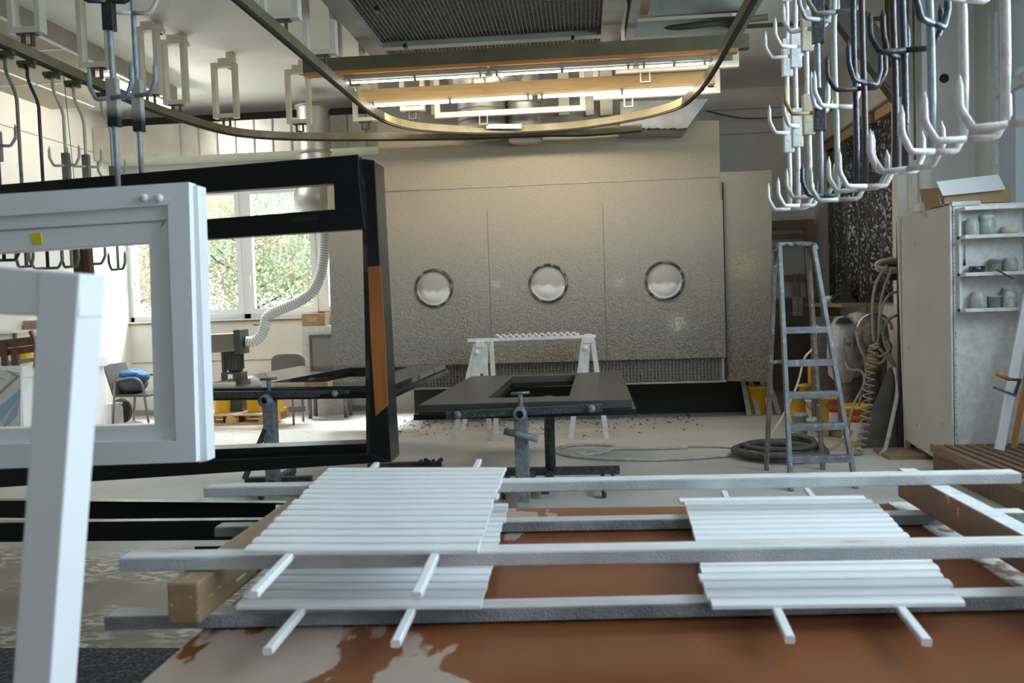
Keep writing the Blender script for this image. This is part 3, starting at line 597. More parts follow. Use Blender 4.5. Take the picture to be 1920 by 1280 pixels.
for k,(x,y,c,b_,lab) in enumerate(RR):
    hook_rod(x, y, 1.2, c, LV, lab, 'hook rods hanging on the right', b_, wobble=1, ang0=[0,.45,-.25,.7,.1,-.3,.45,.6,-.4,.5,.15,-.2][k], r=.0125 if k < 9 else .0135)
zt = RZ-.05
LR = [(8,488,('dark','dark','blue'),'olive','dark hook rod at the left edge of the picture'), (50,500,('olive','olive'),None,'plain olive hook rod second from the left edge'),
      (90,503,('dark','olive'),None,'dark hook rod without block, third from the left edge'), (135,500,('cream','olive'),'olive','pale rusty hook rod with a double hook, fourth from the left edge'),
      (172,495,('cream','olive'),'olive','pale hook rod left of the near white blocked rod'), (222,505,('grey','dim'),'olive','hook rod ending in front of the window pane')]
RM['dim'] = RM['olive']
for k,(x,y,c,b_,lab) in enumerate(LR):
    hook_rod(x, y, -4.05, c, (0,.80) if b_ else (0,), lab, 'hook rods hanging on the left', b_, zt=zt-.03, trolley=True, kink=.075, ang0=.3*(-1)**k, w=.24)
p = at(222,355,X=-2.15)
t1 = hook_rod(Vector((p.x,p.y,p.z)), None, None, ('blue','blue','black'), (.42,.86), 'near hook rod with one grey and one black block, left of two', 'near hook rods holding the frames', None)
for z,mm in ((.42,'olive'),(.86,'black')): MB().box(p.x-.026,p.x+.026,p.y-.02,p.y+.02,p.z+z-.13,p.z+z+.09).build('clamp_block', M['dip'] if mm=='olive' else RM['black'], t1, bevel=.003)
p = at(266,335,X=-2.15)
t2 = hook_rod(Vector((p.x,p.y,p.z)), None, None, ('blue','blue','grey'), (.40,.80), 'near hook rod with a single half blackened block, right of two', 'near hook rods holding the frames', None)
MB().box(p.x-.024,p.x+.024,p.y-.02,p.y+.02,p.z+.40-.17,p.z+.40+.08).build('clamp_block', M['dip'], t2, bevel=.003)
# ================================================================== FRAMES HANGING IN FRONT
t = thing('black_window_frame', (-1.6,4.1,.85), 'large black lacquered window frame with transom hanging left of centre', 'window frame')
Y1 = 4.04
MB().px([(-260,368),(672,289),(674,341),(-260,402)], Y1, .07).px([(-260,402),(-120,395),(-110,915),(-250,920)], Y1, .07).px([(625,340.5),(674,341),(679,388),(627,392)], Y1, .07).px([(-120,450),(627,392),(679,388),(685,429),(-120,481)], Y1, .07).build('sash', M['black'], t, bevel=.004)
MB().px([(676,297),(702,300),(720,640),(733,866),(690,868),(684,620)], Y1+.05, .20).build('post', M['black'], t, bevel=.004)
MB().px([(-120,862),(690,831),(692,846),(-120,880)], Y1+.10, .14).px([(-120,884),(692,850),(735,866),(-250,930)], Y1+.02, .20).build('bottom_rail', M['black'], t, bevel=.004)
MB().px([(677,330),(684,330),(692,620),(694,850),(687,850),(684,620)], Y1+.045, .03).build('glazing_bead', M['black_sat'], t)
MB().px([(547,407),(594,404),(594,413),(548,416)], Y1-.002, .01).build('lock_plate', M['black_sat'], t)
# orange strip on the post, a reflection painted in as colour
MB().px([(690,500),(713,498),(722,640),(727,760),(704,780),(695,640)], Y1+.042, .01).build('orange_reflection', mat('painted_orange_reflection', (.42,.14,.03), .3, col2=(.30,.10,.03), scale=2, stretch=(8,8,1)), t)
t = thing('white_sash_frame', (-1.2,2.6,.9), 'white lacquered sash frame with yellow tape hanging in front of the black frame', 'window frame')
Y2 = 2.6
MB().px([(-160,374),(354,341),(354,341.5),(313,384),(-160,416)], Y2, .05).px([(354,341),(368,866),(330,826),(314,384)], Y2, .05).px([(368,866),(-160,884),(-160,836),(330,826)], Y2, .05).px([(-160,374),(-110,371),(-100,880),(-160,884)], Y2, .05).build('outer_frame', M['white'], t, bevel=.004)
MB().px([(-110,413),(313,384),(314,412),(-110,438)], Y2+.018, .045).px([(-110,440),(314,414),(279,455),(-110,482)], Y2+.028, .05).px([(279,455),(315,400),(332,828),(289,800)], Y2+.028, .05).px([(-110,806),(289,796),(332,828),(-110,838)], Y2+.028, .05).build('rebate', M['white'], t, bevel=.003)
MB().px([(362,347),(371,347),(389,864),(372,868)], Y2+.03, .06).px([(-160,390),(362,347),(362,356),(-160,398)], Y2+.05, .04).build('outer_flange', M['white'], t, bevel=.003)
for px_ in (271,299): q = at(px_,371,Y=Y2-.004); MB().lathe((q.x,q.y,q.z),[(.001,-.012),(.011,-.012),(.013,.0)],14,'y').build('hinge_cap', M['white'], t)
MB().px([(57,437),(76,436),(79,457),(60,458)], Y2+.024, .004).build('tape', M['yellow_tape'], t)
t = thing('white_post_frame', (-.75,1.3,.6), 'blurred white frame corner close to the camera at the left edge', 'window frame')
Y3 = 1.28
MB().px([(-200,484),(150,513),(149,596),(-200,580)], Y3, .07).build('top_rail', M['white'], t, bevel=.003)
MB().px([(72,507),(150,513),(124,880),(92,1320),(20,1320),(52,880)], Y3-.002, .075).build('stile', M['white'], t, bevel=.003)
q = at(180,542,Y=Y3+.04); MB().ball((at(150,541,Y=Y3+.04).x,Y3+.04,q.z), .005, 8).build('screw', M['panel_grey'], t)
# black frame lying low behind the hanging frame
t = thing('low_black_frame', (-2.4,4.3,0), 'black bars of a flat frame lying low under the hanging black frame', 'frame')
B0 = at(-150,941,Z=.5); B1 = at(545,944,Z=.5); C0 = at(-150,986,Z=.5); C1 = at(545,975,Z=.5)
MB().bar((B0.x,B0.y,.47),(B1.x,B1.y,.46), .06, .10).build('rear_rail', M['black'], t, bevel=.004)
MB().bar((C0.x,C0.y,.47),(C1.x,C1.y,.46), .06, .10).build('front_rail', M['black'], t, bevel=.004)
for a in ((B1.x-.15,B1.y),(C1.x-.12,C1.y),(B0.x,B0.y),(C0.x,C0.y)): MB().box(a[0]-.025,a[0]+.025,a[1]-.025,a[1]+.025,0,.43).build('leg', M['dark_caked'], t)
a = at(370,1031,Z=.45); MB().bar(a, a+Vector((.5,.03,0)), .06, .05).build('foot_bar', M['black'], t); MB().box(a.x+.4,a.x+.46,a.y-.01,a.y+.05,0,.43).build('leg', M['dark_caked'], t)
MB().bar((B1.x-.05,B1.y,.46),(C1.x-.05,C1.y,.46), .06, .09).build('end_rail', M['black'], t)
# ================================================================== WORKBENCH AND DRYING RACK
TZ = .75
t = thing('workbench', (.1,2.0,0), 'low workbench with a worn red brown board top in the foreground', 'workbench')
MB().box(-.985, 1.2, .75, 3.28, TZ-.045, TZ).build('top', M['table_top'], t, bevel=.004)
MB().box(1.12, 1.205, .75, 3.285, TZ-.0, TZ+.004).build('overspray_edge', mat('crusted_white_edge', (.24,.12,.06), .7, col2=(.66,.64,.61), scale=14, lo=.36, hi=.5, bump=.8, bscale=100), t)
for x in (-.85,1.05):
    for y in (.9,3.1): MB().box(x-.04,x+.04,y-.04,y+.04,0,TZ-.045).build('leg', M['oldwood'], t)
ap = MB().box(-.9,1.1,3.1,3.14,TZ-.16,TZ-.045).box(-.9,1.1,.86,.9,TZ-.16,TZ-.045).build('apron', M['oldwood'], t)
LZ = TZ+.0395
def batten(xa, ya, xb, yb, z, m, lab, w=.07, h=.035):
    a = at(xa,ya,Z=z); b_ = at(xb,yb,Z=z); a.z = b_.z = z-h/2; a.y += .008; b_.y += .008
    o = MB().bar(a, b_, w, h, c=.12).build('batten', m, bevel=.0015)
    d_ = (b_-a).normalized(); up_ = Vector((0,0,h/2+.0004)); MB().bar(a+up_+d_*.004, b_+up_-d_*.004, w*.88, .0012).build('sprayed_top', M['batten'], o); return tag(o, lab, 'batten', 'whitened battens of the drying rack'), a, b_
batten(204,1150,1985,1109, LZ, M['batten_low'], 'front lower batten lying right on the workbench')
batten(407,985,1922,958, LZ, M['batten_low'], 'rear lower batten lying right on the workbench')
BZ = LZ+.105; UZ = BZ+.037
for (x0, x1, ya, yb, m, lab) in ((-1.035,-.955,1.98,3.25,M['plank'],'brown timber block beam under the left ends of the upper battens'), (1.135,1.195,1.95,3.22,M['plank_dirty'],'rust stained beam with whitened top under the right ends of the upper battens')):
    t = thing('support_beam', ((x0+x1)/2,(ya+yb)/2,LZ+.001), lab, 'beam', 'support beams of the drying rack')
    MB().box(x0,x1,ya,yb,LZ+.001,BZ).build('beam', m, t, bevel=.006)
    if x0 > 0: MB().box(x0+.002,x1-.002,ya+.01,yb-.01,BZ-.004,BZ+.0015).build('whitened_top', M['white_rough'], t)
batten(231,1041,2010,1012, UZ, M['batten_blue'], 'front upper batten resting on both support beams')
batten(387,911,1908,884, UZ, M['batten_blue'], 'rear upper batten resting on both support beams')
def stick(xa, ya, xb, yb, z, lab):
    a = at(xa,ya,Z=z); b_ = at(xb,yb,Z=z); a.z = b_.z = z-.0085
    o = MB().bar(a, b_, .022, .017, c=.3).build('carrier_stick', M['white_slat']); return tag(o, lab, 'stick', 'white carrier sticks under the slats')
def slat(xa, ya, xb, yb, z, lab, group, w=.068, h=.015):
    a = at(xa,ya,Z=z); b_ = at(xb,yb,Z=z); yy = (a.y+b_.y)/2; a.z = b_.z = z-h/2
    # rounded bar
    d = (b_-a).normalized(); sd = Vector((d.y,-d.x,0)); pr = []
    for k in range(10):
        an = math.pi*k/9; pr.append((math.cos(an)*w*.36*(1 if abs(math.cos(an))>.2 else 1), math.sin(an)*h*.5))
    pr += [(-w*.36,-h*.5),(w*.36,-h*.5)]
    n = len(pr); vs = [p+sd*x+Vector((0,0,y)) for p in (a,b_) for x,y in pr]
    mb = MB().add(vs, [tuple(range(n))[::-1], tuple(range(n,2*n))]); mb.add(vs, [(i,(i+1)%n,n+(i+1)%n,n+i) for i in range(n)], False)
    o = mb.build('painted_strip', M['white_slat']); return tag(o, lab, 'strip', group)
UST = UZ+.0175; USL = UST+.0135
stick(474,1108,706,866, UST, 'left carrier stick under the upper left layer of slats')
stick(780,1110,898,860, UST, 'right carrier stick under the upper left layer of slats')
LST = LZ+.0175; LSL = LST+.0135
stick(501,1214,706,975, LST, 'left carrier stick under the lower left layer of slats')
stick(741,1200,862,955, LST, 'right carrier stick under the lower left layer of slats')
stick(1357,919,1481,1192, LST, 'left carrier stick under the right hand layer of slats')
stick(1512,914,1738,1197, LST, 'right carrier stick under the right hand layer of slats')
n = 15
for k in range(n):            # k = 0 farthest
    u = k/(n-1); d = 1/(1/3.07*(1-u)+1/2.13*u); yv = 877+(1022-877)*((1/(3.07-(3.07-2.13)*u)-1/3.07)/(1/2.13-1/3.07))
    f = (yv-877)/(1022-877); j = random.uniform(-4,4)
    slat(617+(464-617)*f+j*.6, yv, 949+(896-949)*f+j, yv-1, USL, ORD[k]+' white painted strip from the back in the upper left layer', 'white slats of the upper left layer')
n = 17
for k in range(n):
    u = k/(n-1); yv = 945+(1125-945)*((1/(2.98-(2.98-2.12)*u)-1/2.98)/(1/2.12-1/2.98)); f = (yv-945)/(1125-945); j = random.uniform(-3,3)
    slat(585+(451-585)*f+j*.6, yv, 952+(906-952)*f+j, yv-1, LSL, ORD[k]+' white painted strip from the back in the lower left layer', 'white slats of the lower left layer')
le = [1273,1283,1286,1288,1291,1294,1297,1299,1302,1305,1307,1309,1311,1313,1310,1318,1322,1332]
re = [1619,1633,1646,1652,1663,1671,1679,1688,1700,1711,1722,1733,1742,1755,1762,1779,1781,1801]
n = 18
for k in range(n):
    u = k/(n-1); yv = 934+(1124-934)*((1/(3.05-(3.05-2.0)*u)-1/3.05)/(1/2.0-1/3.05))
    slat(le[k], yv, re[k], yv-4-(re[k]-le[k])*.004, LSL, ORD[k]+' white painted strip from the back in the right hand layer', 'white slats of the right hand layer')
struct('trim_8', MB().box(-4.2,-1.4,2.3,3.72,0,.012), M['mat_dark'])     # dark gravelly mat strip on the floor
# ================================================================== CLAMP STANDS AND THE BLACK LEAVES THEY HOLD
def leaf(corners, hole, z, h, name, lab, lm):
    c = [at(x,y,Z=z) for x,y in corners]; hl = [at(x,y,Z=z) for x,y in hole]
    t = thing(name, (sum(p.x for p in c)/4, sum(p.y for p in c)/4, z-h), lab, 'door leaf', 'black frames lying on the clamp stands')
    m_ = MB(); n = 4; dz = Vector((0,0,-h*.6))
    vs = c+hl+[p+dz for p in c]+[p+dz for p in hl]
    fs = []
    for i in range(4):
        j_ = (i+1)%4; fs += [(i,j_,4+j_,4+i),(8+i,12+i,12+j_,8+j_),(i,8+i,8+j_,j_),(4+i,4+j_,12+j_,12+i)]
    m_.add(vs, fs); m_.build('leaf_frame', lm, t, bevel=.004)
    ce = sum(c, Vector((0,0,0)))/4; m2 = MB(); c2 = [ce+(p-ce)*1.035 for p in c]; h2 = [ce+(p-ce)*1.0 for p in hl]
    a = [p+Vector((0,0,-h*.6-.001)) for p in c2]+[p+Vector((0,0,-h*.6-.001)) for p in h2]; b_ = [p+Vector((0,0,-h*.4)) for p in a]
    m2.add(a+b_, [f for i in range(4) for f in ((i,(i+1)%4,4+(i+1)%4,4+i),(8+i,12+i,12+(i+1)%4,8+(i+1)%4),(i,8+i,8+(i+1)%4,(i+1)%4),(4+i,4+(i+1)%4,12+(i+1)%4,12+i))])
    m2.build('flange', M['black'], t, bevel=.003)
    return t, c
t, c = leaf([(784,759),(1185,748),(1164,696),(884,705)], [(914,746),(1067,742),(1079,702),(961,706)], .80, .11, 'black_door_leaf', 'black door leaf with a rectangular opening lying flat on the centre clamp stand', mat('black_primed', (.035,.033,.03), .34, spec=1.0))
t, c = leaf([(330,729),(735,722),(835,682),(560,686)], [(505,717),(690,715),(765,688),(655,689)], .90, .10, 'black_door_leaf', 'shiny black door leaf lying flat on the left clamp stand', mat('wet_black_gloss', (.02,.02,.021), .04, spec=1.0))
def clamp_stand(px_, Yf, ztop, zleaf, lab, bar0, bar1, hx, base):
    x = at(px_, 700, Y=Yf).x
    t = thing('clamp_stand', (x,Yf,0), lab, 'clamp stand', 'paint caked clamp stands')
    MB().box(x-.05,x+.05,Yf-.05,Yf+.05,.06,ztop).build('post', M['blue_steel'], t, bevel=.006)
    MB().lathe((x,Yf-.075,ztop+.0), [(.028,-.06),(.05,-.06),(.05,.14),(.028,.14),(.028,-.06)], 20, 'y').build('clamp_ring', M['blue_steel'], t)
    MB().tube([(x,Yf,ztop+.03),(x,Yf,zleaf+.06)], .018, 10).build('screw', M['blue_steel'], t)
    MB().tube([(x-.07,Yf-.01,zleaf+.07),(x+.07,Yf+.01,zleaf+.075)], .012, 8).build('tee_handle', M['dim_metal'], t)
    a = at(bar0[0],bar0[1],Y=Yf-.06); b_ = at(bar1[0],bar1[1],Y=Yf-.06)
    MB().bar(a, b_, .04, .055).build('clamp_bar', M['dark_caked'], t, bevel=.004)
    for q in (a+(b_-a)*.08, a+(b_-a)*.93): MB().ball((q.x,q.y-.03,q.z), .03, 10).build('bolt', M['blue_steel'], t)
    if hx:
        a = at(hx[0],hx[1],Y=Yf-.1); b_ = at(hx[2],hx[3],Y=Yf-.1); MB().tube([a,b_], .026, 10).build('side_handle', M['blue_steel'], t)
        MB().tube([((a.x+b_.x)/2,Yf-.1,(a.z+b_.z)/2),((a.x+b_.x)/2,Yf-.04,(a.z+b_.z)/2)], .02, 8).build('handle_shank', M['blue_steel'], t)
    if base:
        xr = at(1030,800,Y=7.1).x
        MB().tube([(xr,7.1,.1),(xr,7.1,.76)], .045, 12).build('rear_post', M['dark_caked'], t)
        MB().bar((x-.25,7.1,.13),(x+.75,7.1,.13), .07, .06).build('base_bar', M['dark_caked'], t)
        MB().bar((x,Yf,.09),(x+.02,7.1,.12), .07, .05).build('foot_bar', M['dark_caked'], t)
        MB().bar((xr,7.05,.12),(xr-.03,6.6,.07), .06, .05).build('foot_bar', M['dark_caked'], t)
    else:
        MB().bar((x-.28,Yf+.1,.09),(x+.3,Yf+.1,.09), .07, .05).build('base_bar', M['dark_caked'], t)
        MB().bar((x,Yf-.3,.09),(x,Yf+.5,.09), .06, .05).build('foot_bar', M['dark_caked'], t)
        MB().bar((x-.03,Yf-.04,.55),(x-.25,Yf+.0,.12), .03, .04).build('brace', M['dark_caked'], t)
    cs = ((at(942,933,Z=.035).x,6.65),(at(1133,931,Z=.035).x,6.65),(x-.2,7.3),(x+.7,7.3)) if base else ((x-.26,Yf+.1),(x+.28,Yf+.1),(x,Yf-.28),(x,Yf+.48))
    for cx,cy in cs:
        MB().lathe((cx-.018,cy,.042), [(.001,0),(.036,0),(.042,.008),(.042,.028),(.036,.036),(.001,.036)], 16, 'x').build('caster', M['black_sat'], t)
        if base: MB().bar((cx,cy,.075),(cx,7.1 if cy < 7 else cy,.11), .03, .02).build('caster_arm', M['dark_caked'], t)
clamp_stand(974, 6.33, .73, .80, 'centre clamp stand with a slanted side handle and casters', (836,778), (1130,764), (945,808,1009,823), True)
clamp_stand(503, 7.02, .80, .90, 'left clamp stand seen through the hanging black frame', (300,741), (655,737), None, False)
# ================================================================== SAWHORSES AND PAINTED BARS
def sawhorse(xl, yl, xr, yr, xt, yt, lab):
    A = at(xl,yl,Z=0); B = at(xr,yr,Z=0); T = at(xt,yt,Y=9.55); zt_ = T.z
    t = thing('sawhorse', (T.x,9.9,0), lab, 'sawhorse', 'sprayed sawhorses before the booth')
    MB().bar((T.x,9.5,zt_-.03),(T.x,10.35,zt_-.03), .09, .07).build('ridge_beam', M['white_rough'], t, bevel=.004)
    for yy in (9.55, 10.3):
        for q,s in ((A,-1),(B,1)):
            MB().bar((q.x,yy,0),(T.x+s*.045,yy,zt_-.03), .055, .045, up=(0,1,0)).build('leg', M['white_rough'], t, bevel=.003)
        MB().prism([(T.x-.12,yy-.03,zt_-.42),(T.x-.01,yy-.03,zt_-.42),(T.x+.02,yy-.03,zt_-.04),(T.x-.055,yy-.03,zt_-.04)], (0,.012,0)).build('gusset', M['white_rough'], t)
    MB().ball((T.x-.03,9.49,zt_-.12), .03, 10).build('bolt', M['white_rough'], t)
sawhorse(850,826,919,825,900,640,'left of two white sprayed sawhorses in front of the booth')
sawhorse(1070,822,1138,821,1103,632,'right of two white sprayed sawhorses in front of the booth')
a = at(877,638,Y=9.62); b_ = at(1117,630,Y=9.62)
o = MB().bar(a,b_,.05,.035).build('painted_bar', M['white_rough']); tag(o, 'white bar lying across both sawhorses', 'bar')
m_ = MB()
q0 = at(930,636,Y=9.62); q1 = at(1085,631,Y=9.62); pts = []
for k in range(121): u = k/120; an = u*2*math.pi*13; pts.append(q0.lerp(q1,u)+Vector((0,math.cos(an)*.018,.034+math.sin(an)*.014)))
tag(m_.tube(pts,.013,8).build('twisted_baluster', M['white_rough']), 'white twisted spindle lying on the bar across the sawhorses', 'spindle')
# ================================================================== STEP LADDER
YT = 7.28; TL = at(1459,463,Y=YT); TR = at(1525,461,Y=YT)
FL = at(1483,920,Z=0); FR_ = at(1605,915,Z=0); BL = at(1437,881,Z=0); BR = at(1543,880,Z=0)
t = thing('step_ladder', ((FL.x+BR.x)/2,7.2,0), 'paint spattered aluminium step ladder standing open on the right', 'ladder')
for a,b_,n_,mm in ((FL,TL+Vector((.01,0,0)),'front_rail','alu'),(FR_,TR,'front_rail','alu'),(BL,TL+Vector((-.01,.06,-.02)),'rear_leg','alu_dirty'),(BR,TR+Vector((-.03,.06,-.02)),'rear_leg','alu_dirty')):
    MB().bar(a,b_,.032,.06,up=(0,1,0)).build(n_, M[mm], t, bevel=.003)
for yy in (858,797,737,677,615):
    f = (at(1500,yy,Y=7.0).z)/TL.z
    # points on the rails at this height
    zz = at(1520, yy, Y=FL.y+(YT-FL.y)*max(0,min(1,f))).z; u = zz/TL.z
    P, Q = FL.lerp(TL,u), FR_.lerp(TR,u)
    MB().box(P.x+.01,Q.x-.01,P.y-.02,P.y+.07,zz-.012,zz+.012).box(P.x+.01,Q.x-.01,P.y-.022,P.y-.012,zz-.04,zz+.01).build('tread', M['alu'], t, bevel=.003)
MB().tube(smoothpath([TL+Vector((-.02,0,-.03)),TL+Vector((.0,0,.015)),(TL+TR)/2+Vector((0,0,.02)),TR+Vector((0,0,.015)),TR+Vector((.02,0,-.03))],5), .02, 10).build('top_bow', mat('blotched_ladder_top', (.04,.035,.05), .5, col2=(.34,.32,.31), scale=20), t)
MB().bar(BL.lerp(TL,.5),BR.lerp(TR,.5),.02,.03).build('rear_brace', M['alu_dirty'], t)
# ================================================================== HOSES ON THE FLOOR
def hose(pl, r, m, name, lab, cat='hose', z=None, n=8):
    P = [at(x,y,Z=r if z is None else z) for x,y in pl]; o = MB().tube(smoothpath(P,n), r, 10).build(name, m); return tag(o, lab, cat)
hose([(1290,838),(1230,840),(1150,841),(1100,846),(1083,850),(1100,852),(1135,846),(1150,837),(1130,833),(1085,833),(1052,838),(1045,846),(1070,854),(1130,859),(1220,861),(1320,857),(1400,849),(1440,838),(1480,832),(1540,838)], .019, M['hose_pale'], 'air_hose', 'pale grey hose looped on the floor in front of the booth')
hose([(1290,838),(1340,838),(1400,841),(1425,838),(1445,825)], .008, M['hose'], 'thin_cable', 'thin cable lying on the floor left of the ladder', 'cable')
c0 = at(1460,857,Z=0); pts = []
for k in range(150):
    an = k/150*2*math.pi*4.2; rr = .40-.045*math.sin(k*.11)-.05*(k/150); pts.append((c0.x+rr*math.cos(an)+.03*math.sin(k*.07), c0.y+rr*.9*math.sin(an), .03+.05*(k/150)*abs(math.sin(k*.03))+.02*(k//36)))
tag(MB().tube(pts,.026,10).build('coiled_hose', M['hose_dark']), 'dark grey hose coiled on the floor behind the ladder', 'hose')
# ================================================================== RIGHT REAR CORNER
def bucket(px_, pyb, Y, r, h, m, lab, label=False, lid=None, z0=None, handle=True):
    p = at(px_, pyb, Y=Y) if Y is not None else at(px_, pyb, Z=0)
    z = p.z if z0 is None else z0
    z = max(z, 0.0)
    t = thing('paint_bucket', (p.x,p.y,z), lab, 'bucket', 'paint buckets')
    MB().lathe((p.x,p.y,z), [(.001,0),(r*.86,0),(r*.88,.01),(r,h-.03),(r*1.04,h-.03),(r*1.04,h),(r*.98,h),(r*.95,h-.04),(.001,h-.05)], 24).build('pail', m, t)
    if lid is not None: MB().lathe((p.x,p.y,z+h+.001), [(.001,.018),(r*1.0,.018),(r*1.07,.008),(r*1.07,0),(.001,0)], 24).build('lid', lid, t)
    if handle: MB().tube([(p.x+r*1.05*math.cos(a),p.y-r*1.05*math.sin(a)*.9-.002,z+h-.03-.10*math.sin(a)) for a in [math.pi*k/10 for k in range(11)]], .004, 6).build('handle', M['dim_metal'], t)
    if label:
        def sect(a0,a1,za,zb,e): 
            vs = [];
            for k in range(9):
                a = a0+(a1-a0)*k/8; rr = (r*.88+(r*.12)*(((za+zb)/2)/h))+e
                vs += [(p.x+rr*math.sin(a),p.y-rr*math.cos(a),z+za),(p.x+rr*math.sin(a)*1.01,p.y-rr*math.cos(a)*1.01,z+zb)]
            return MB().add(vs, [(2*k,2*k+2,2*k+3,2*k+1) for k in range(8)], True)
        sect(-.7,.55,h*.12,h*.60,.004).build('label', M['label_white'], t); sect(-.7,.55,h*.60,h*.67,.005).build('label_band', M['red'], t)
        sect(-.75,.1,h*.78,h*.9,.007).build('logo_band', M['red'], t)
    return t
bucket(1607,832,None,.155,.40,M['yellow'],'yellow bucket with red and white label standing nearest behind the ladder',True)
bucket(1566,812,None,.155,.42,M['yellow'],'yellow bucket with red and white label seen between the ladder rails',True)
bucket(1496,788,None,.11,.30,M['yellow'],'plain yellow bucket with a grey lid left of the white bucket',lid=M['gun'],handle=False)
bucket(1527,792,None,.10,.28,M['label_white'],'off white plastic bucket behind the ladder treads')
bucket(1500,812,None,.085,.22,M['jar3'],'small grey green pot on the floor behind the ladder')
bucket(1528,818,None,.085,.20,M['jar2'],'small whitish pot on the floor between the ladder legs')
q = at(1496,788,Z=0)
bucket(1509,722,q.y,.075,.12,M['yellow'],'small yellow can standing on the grey lid of the yellow bucket',z0=.321,handle=False)
tq = at(1545,720,Y=10.6)
t = thing('stool', (tq.x,10.6,0), 'low dusty stool behind the ladder carrying a yellow canister', 'stool')
MB().box(tq.x-.22,tq.x+.22,10.45,10.8,tq.z-.04,tq.z).build('seat', M['oldwood'], t)
for sx in (-.18,.18):
    for sy in (10.48,10.77): MB().box(tq.x+sx-.02,tq.x+sx+.02,sy-.02,sy+.02,0,tq.z-.04).build('leg', M['oldwood'], t)
t = thing('canister', (tq.x,10.6,tq.z), 'yellow canister on the low stool behind the ladder', 'canister')
MB().box(tq.x-.16,tq.x+.16,10.52,10.74,tq.z+.001,tq.z+.23).build('body', M['yellow'], t, bevel=.02); MB().lathe((tq.x+.08,10.63,tq.z+.23), [(.001,.04),(.03,.04),(.03,0)], 12).build('cap', M['black_sat'], t); MB().tube([(tq.x-.1,10.63,tq.z+.23),(tq.x-.08,10.63,tq.z+.27),(tq.x+.0,10.63,tq.z+.27),(tq.x+.02,10.63,tq.z+.23)], .012, 8).build('grip', M['yellow'], t)
yb = at(1421,773,Z=0); bucket(1421,773,yb.y-.05,.13,.36,M['yellow'],'yellow bucket under the right end of the booth behind the leaning sticks',z0=0,handle=False)
for k,(xb,xt) in enumerate(((1400,1392),(1417,1406),(1441,1427),(1457,1440))):
    a = at(xb,775,Z=0); a.y = 11.15; b_ = at(xt,708,Y=11.42)
    o = MB().bar(a,b_,.06,.025,up=(0,1,0)).build('wooden_lath', M['hose_pale']); tag(o, ORD[k]+' dusty lath from the left leaning under the right end of the booth', 'lath', 'dusty laths leaning below the booth')
t = thing('wooden_frame', (2.7,12.5,0), 'brown wooden frame leaning on the rear wall behind the ladder', 'frame')  # plain wooden frame of a few bars, not a lattice
MB().px([(1440,414),(1520,411),(1523,428),(1440,431)],12.48,.05).px([(1440,439),(1511,437),(1511,446),(1440,448)],12.48,.05).px([(1510,411),(1527,411),(1533,640),(1516,640)],12.47,.06).px([(1440,517),(1518,514),(1518,525),(1440,528)],12.48,.05).build('frame_bars', mat('tan_wood', (.34,.22,.10), .6, col2=(.28,.17,.08), scale=5), t, bevel=.004)
o = MB().px([(1452,560),(1543,556),(1552,728),(1452,732)],12.42,.04).build('plywood_sheet', mat('dusty_plywood', (.24,.18,.12), .8, col2=(.18,.13,.09), scale=5)); tag(o, 'dusty brown sheet standing against the rear wall behind the ladder', 'board')
for k,(x,lab) in enumerate(((1489,'long handled scraper with orange handle hanging before the wooden frame'),(1499,'grey long handled scraper hanging right beside the orange handled one'))):
    a = at(x,512,Y=12.38); b_ = at(x+1,556,Y=12.38); c_ = at(x+2,592,Y=12.38)
    t = thing('hanging_scraper', tuple(c_), lab, 'scraper', 'scrapers before the wooden frame')
    MB().bar(a,b_,.02,.02).build('handle', M['orange_wood'] if k==0 else M['dim_metal'], t); MB().bar(b_,c_,.07,.012,up=(0,1,0)).build('blade', M['film'], t)
# sparkling black film hung on the right rear wall
cm = bpy.data.materials.new('sparkling_black_film'); cm.use_nodes = True; N = cm.node_tree.nodes; L = cm.node_tree.links; b0 = N['Principled BSDF']; b0.inputs['Roughness'].default_value = .35
tc = N.new('ShaderNodeTexCoord'); v = N.new('ShaderNodeTexNoise'); v.inputs['Scale'].default_value = 26; v.inputs['Detail'].default_value = 6; L.new(tc.outputs['Object'], v.inputs['Vector'])
wv = N.new('ShaderNodeTexNoise'); wv.inputs['Scale'].default_value = 2.2; mpw = N.new('ShaderNodeMapping'); mpw.inputs['Scale'].default_value = (1,1.6,.25); L.new(tc.outputs['Object'], mpw.inputs[0]); L.new(mpw.outputs[0], wv.inputs['Vector'])
ma = N.new('ShaderNodeMath'); ma.operation = 'MULTIPLY_ADD'; ma.inputs[1].default_value = .22; L.new(wv.outputs['Fac'], ma.inputs[0]); L.new(v.outputs['Fac'], ma.inputs[2])
r = N.new('ShaderNodeValToRGB'); e = r.color_ramp.elements; e[0].position = .66; e[0].color = (.05,.05,.05,1); e[1].position = .76; e[1].color = (.55,.58,.62,1); L.new(ma.outputs[0], r.inputs[0]); L.new(r.outputs[0], b0.inputs['Base Color'])  # pale specks in the colour stand in for glints on the wrinkled film
t = thing('film_curtain', (3.2,10.5,1.4), 'black sparkling plastic film curtain on the right rear wall', 'curtain')
mb = MB(); n = 70; vs = []
for k in range(n+1):
    y = 9.32+(11.85-9.32)*k/n; x = 3.29+.025*math.sin(k*.55)+.02*math.sin(k*.21); vs += [(x,y,1.42),(x+.01*math.sin(k),y,3.40)]
mb.add(vs, [(2*k,2*k+2,2*k+3,2*k+1) for k in range(n)], True)
o = mb.build('film', cm, t); sd = o.modifiers.new('thickness','SOLIDIFY'); sd.thickness = .004
for k in range(4): y = 9.32+k*.65; MB().box(3.27,3.34,y,y+.5 if k<3 else 11.8,3.42,3.53).build('batten', M['wood'] if k%2==0 else M['oldwood'], t)
MB().box(3.24,3.345,9.3,11.9,3.535,3.56).build('rail', M['panel_grey'], t)
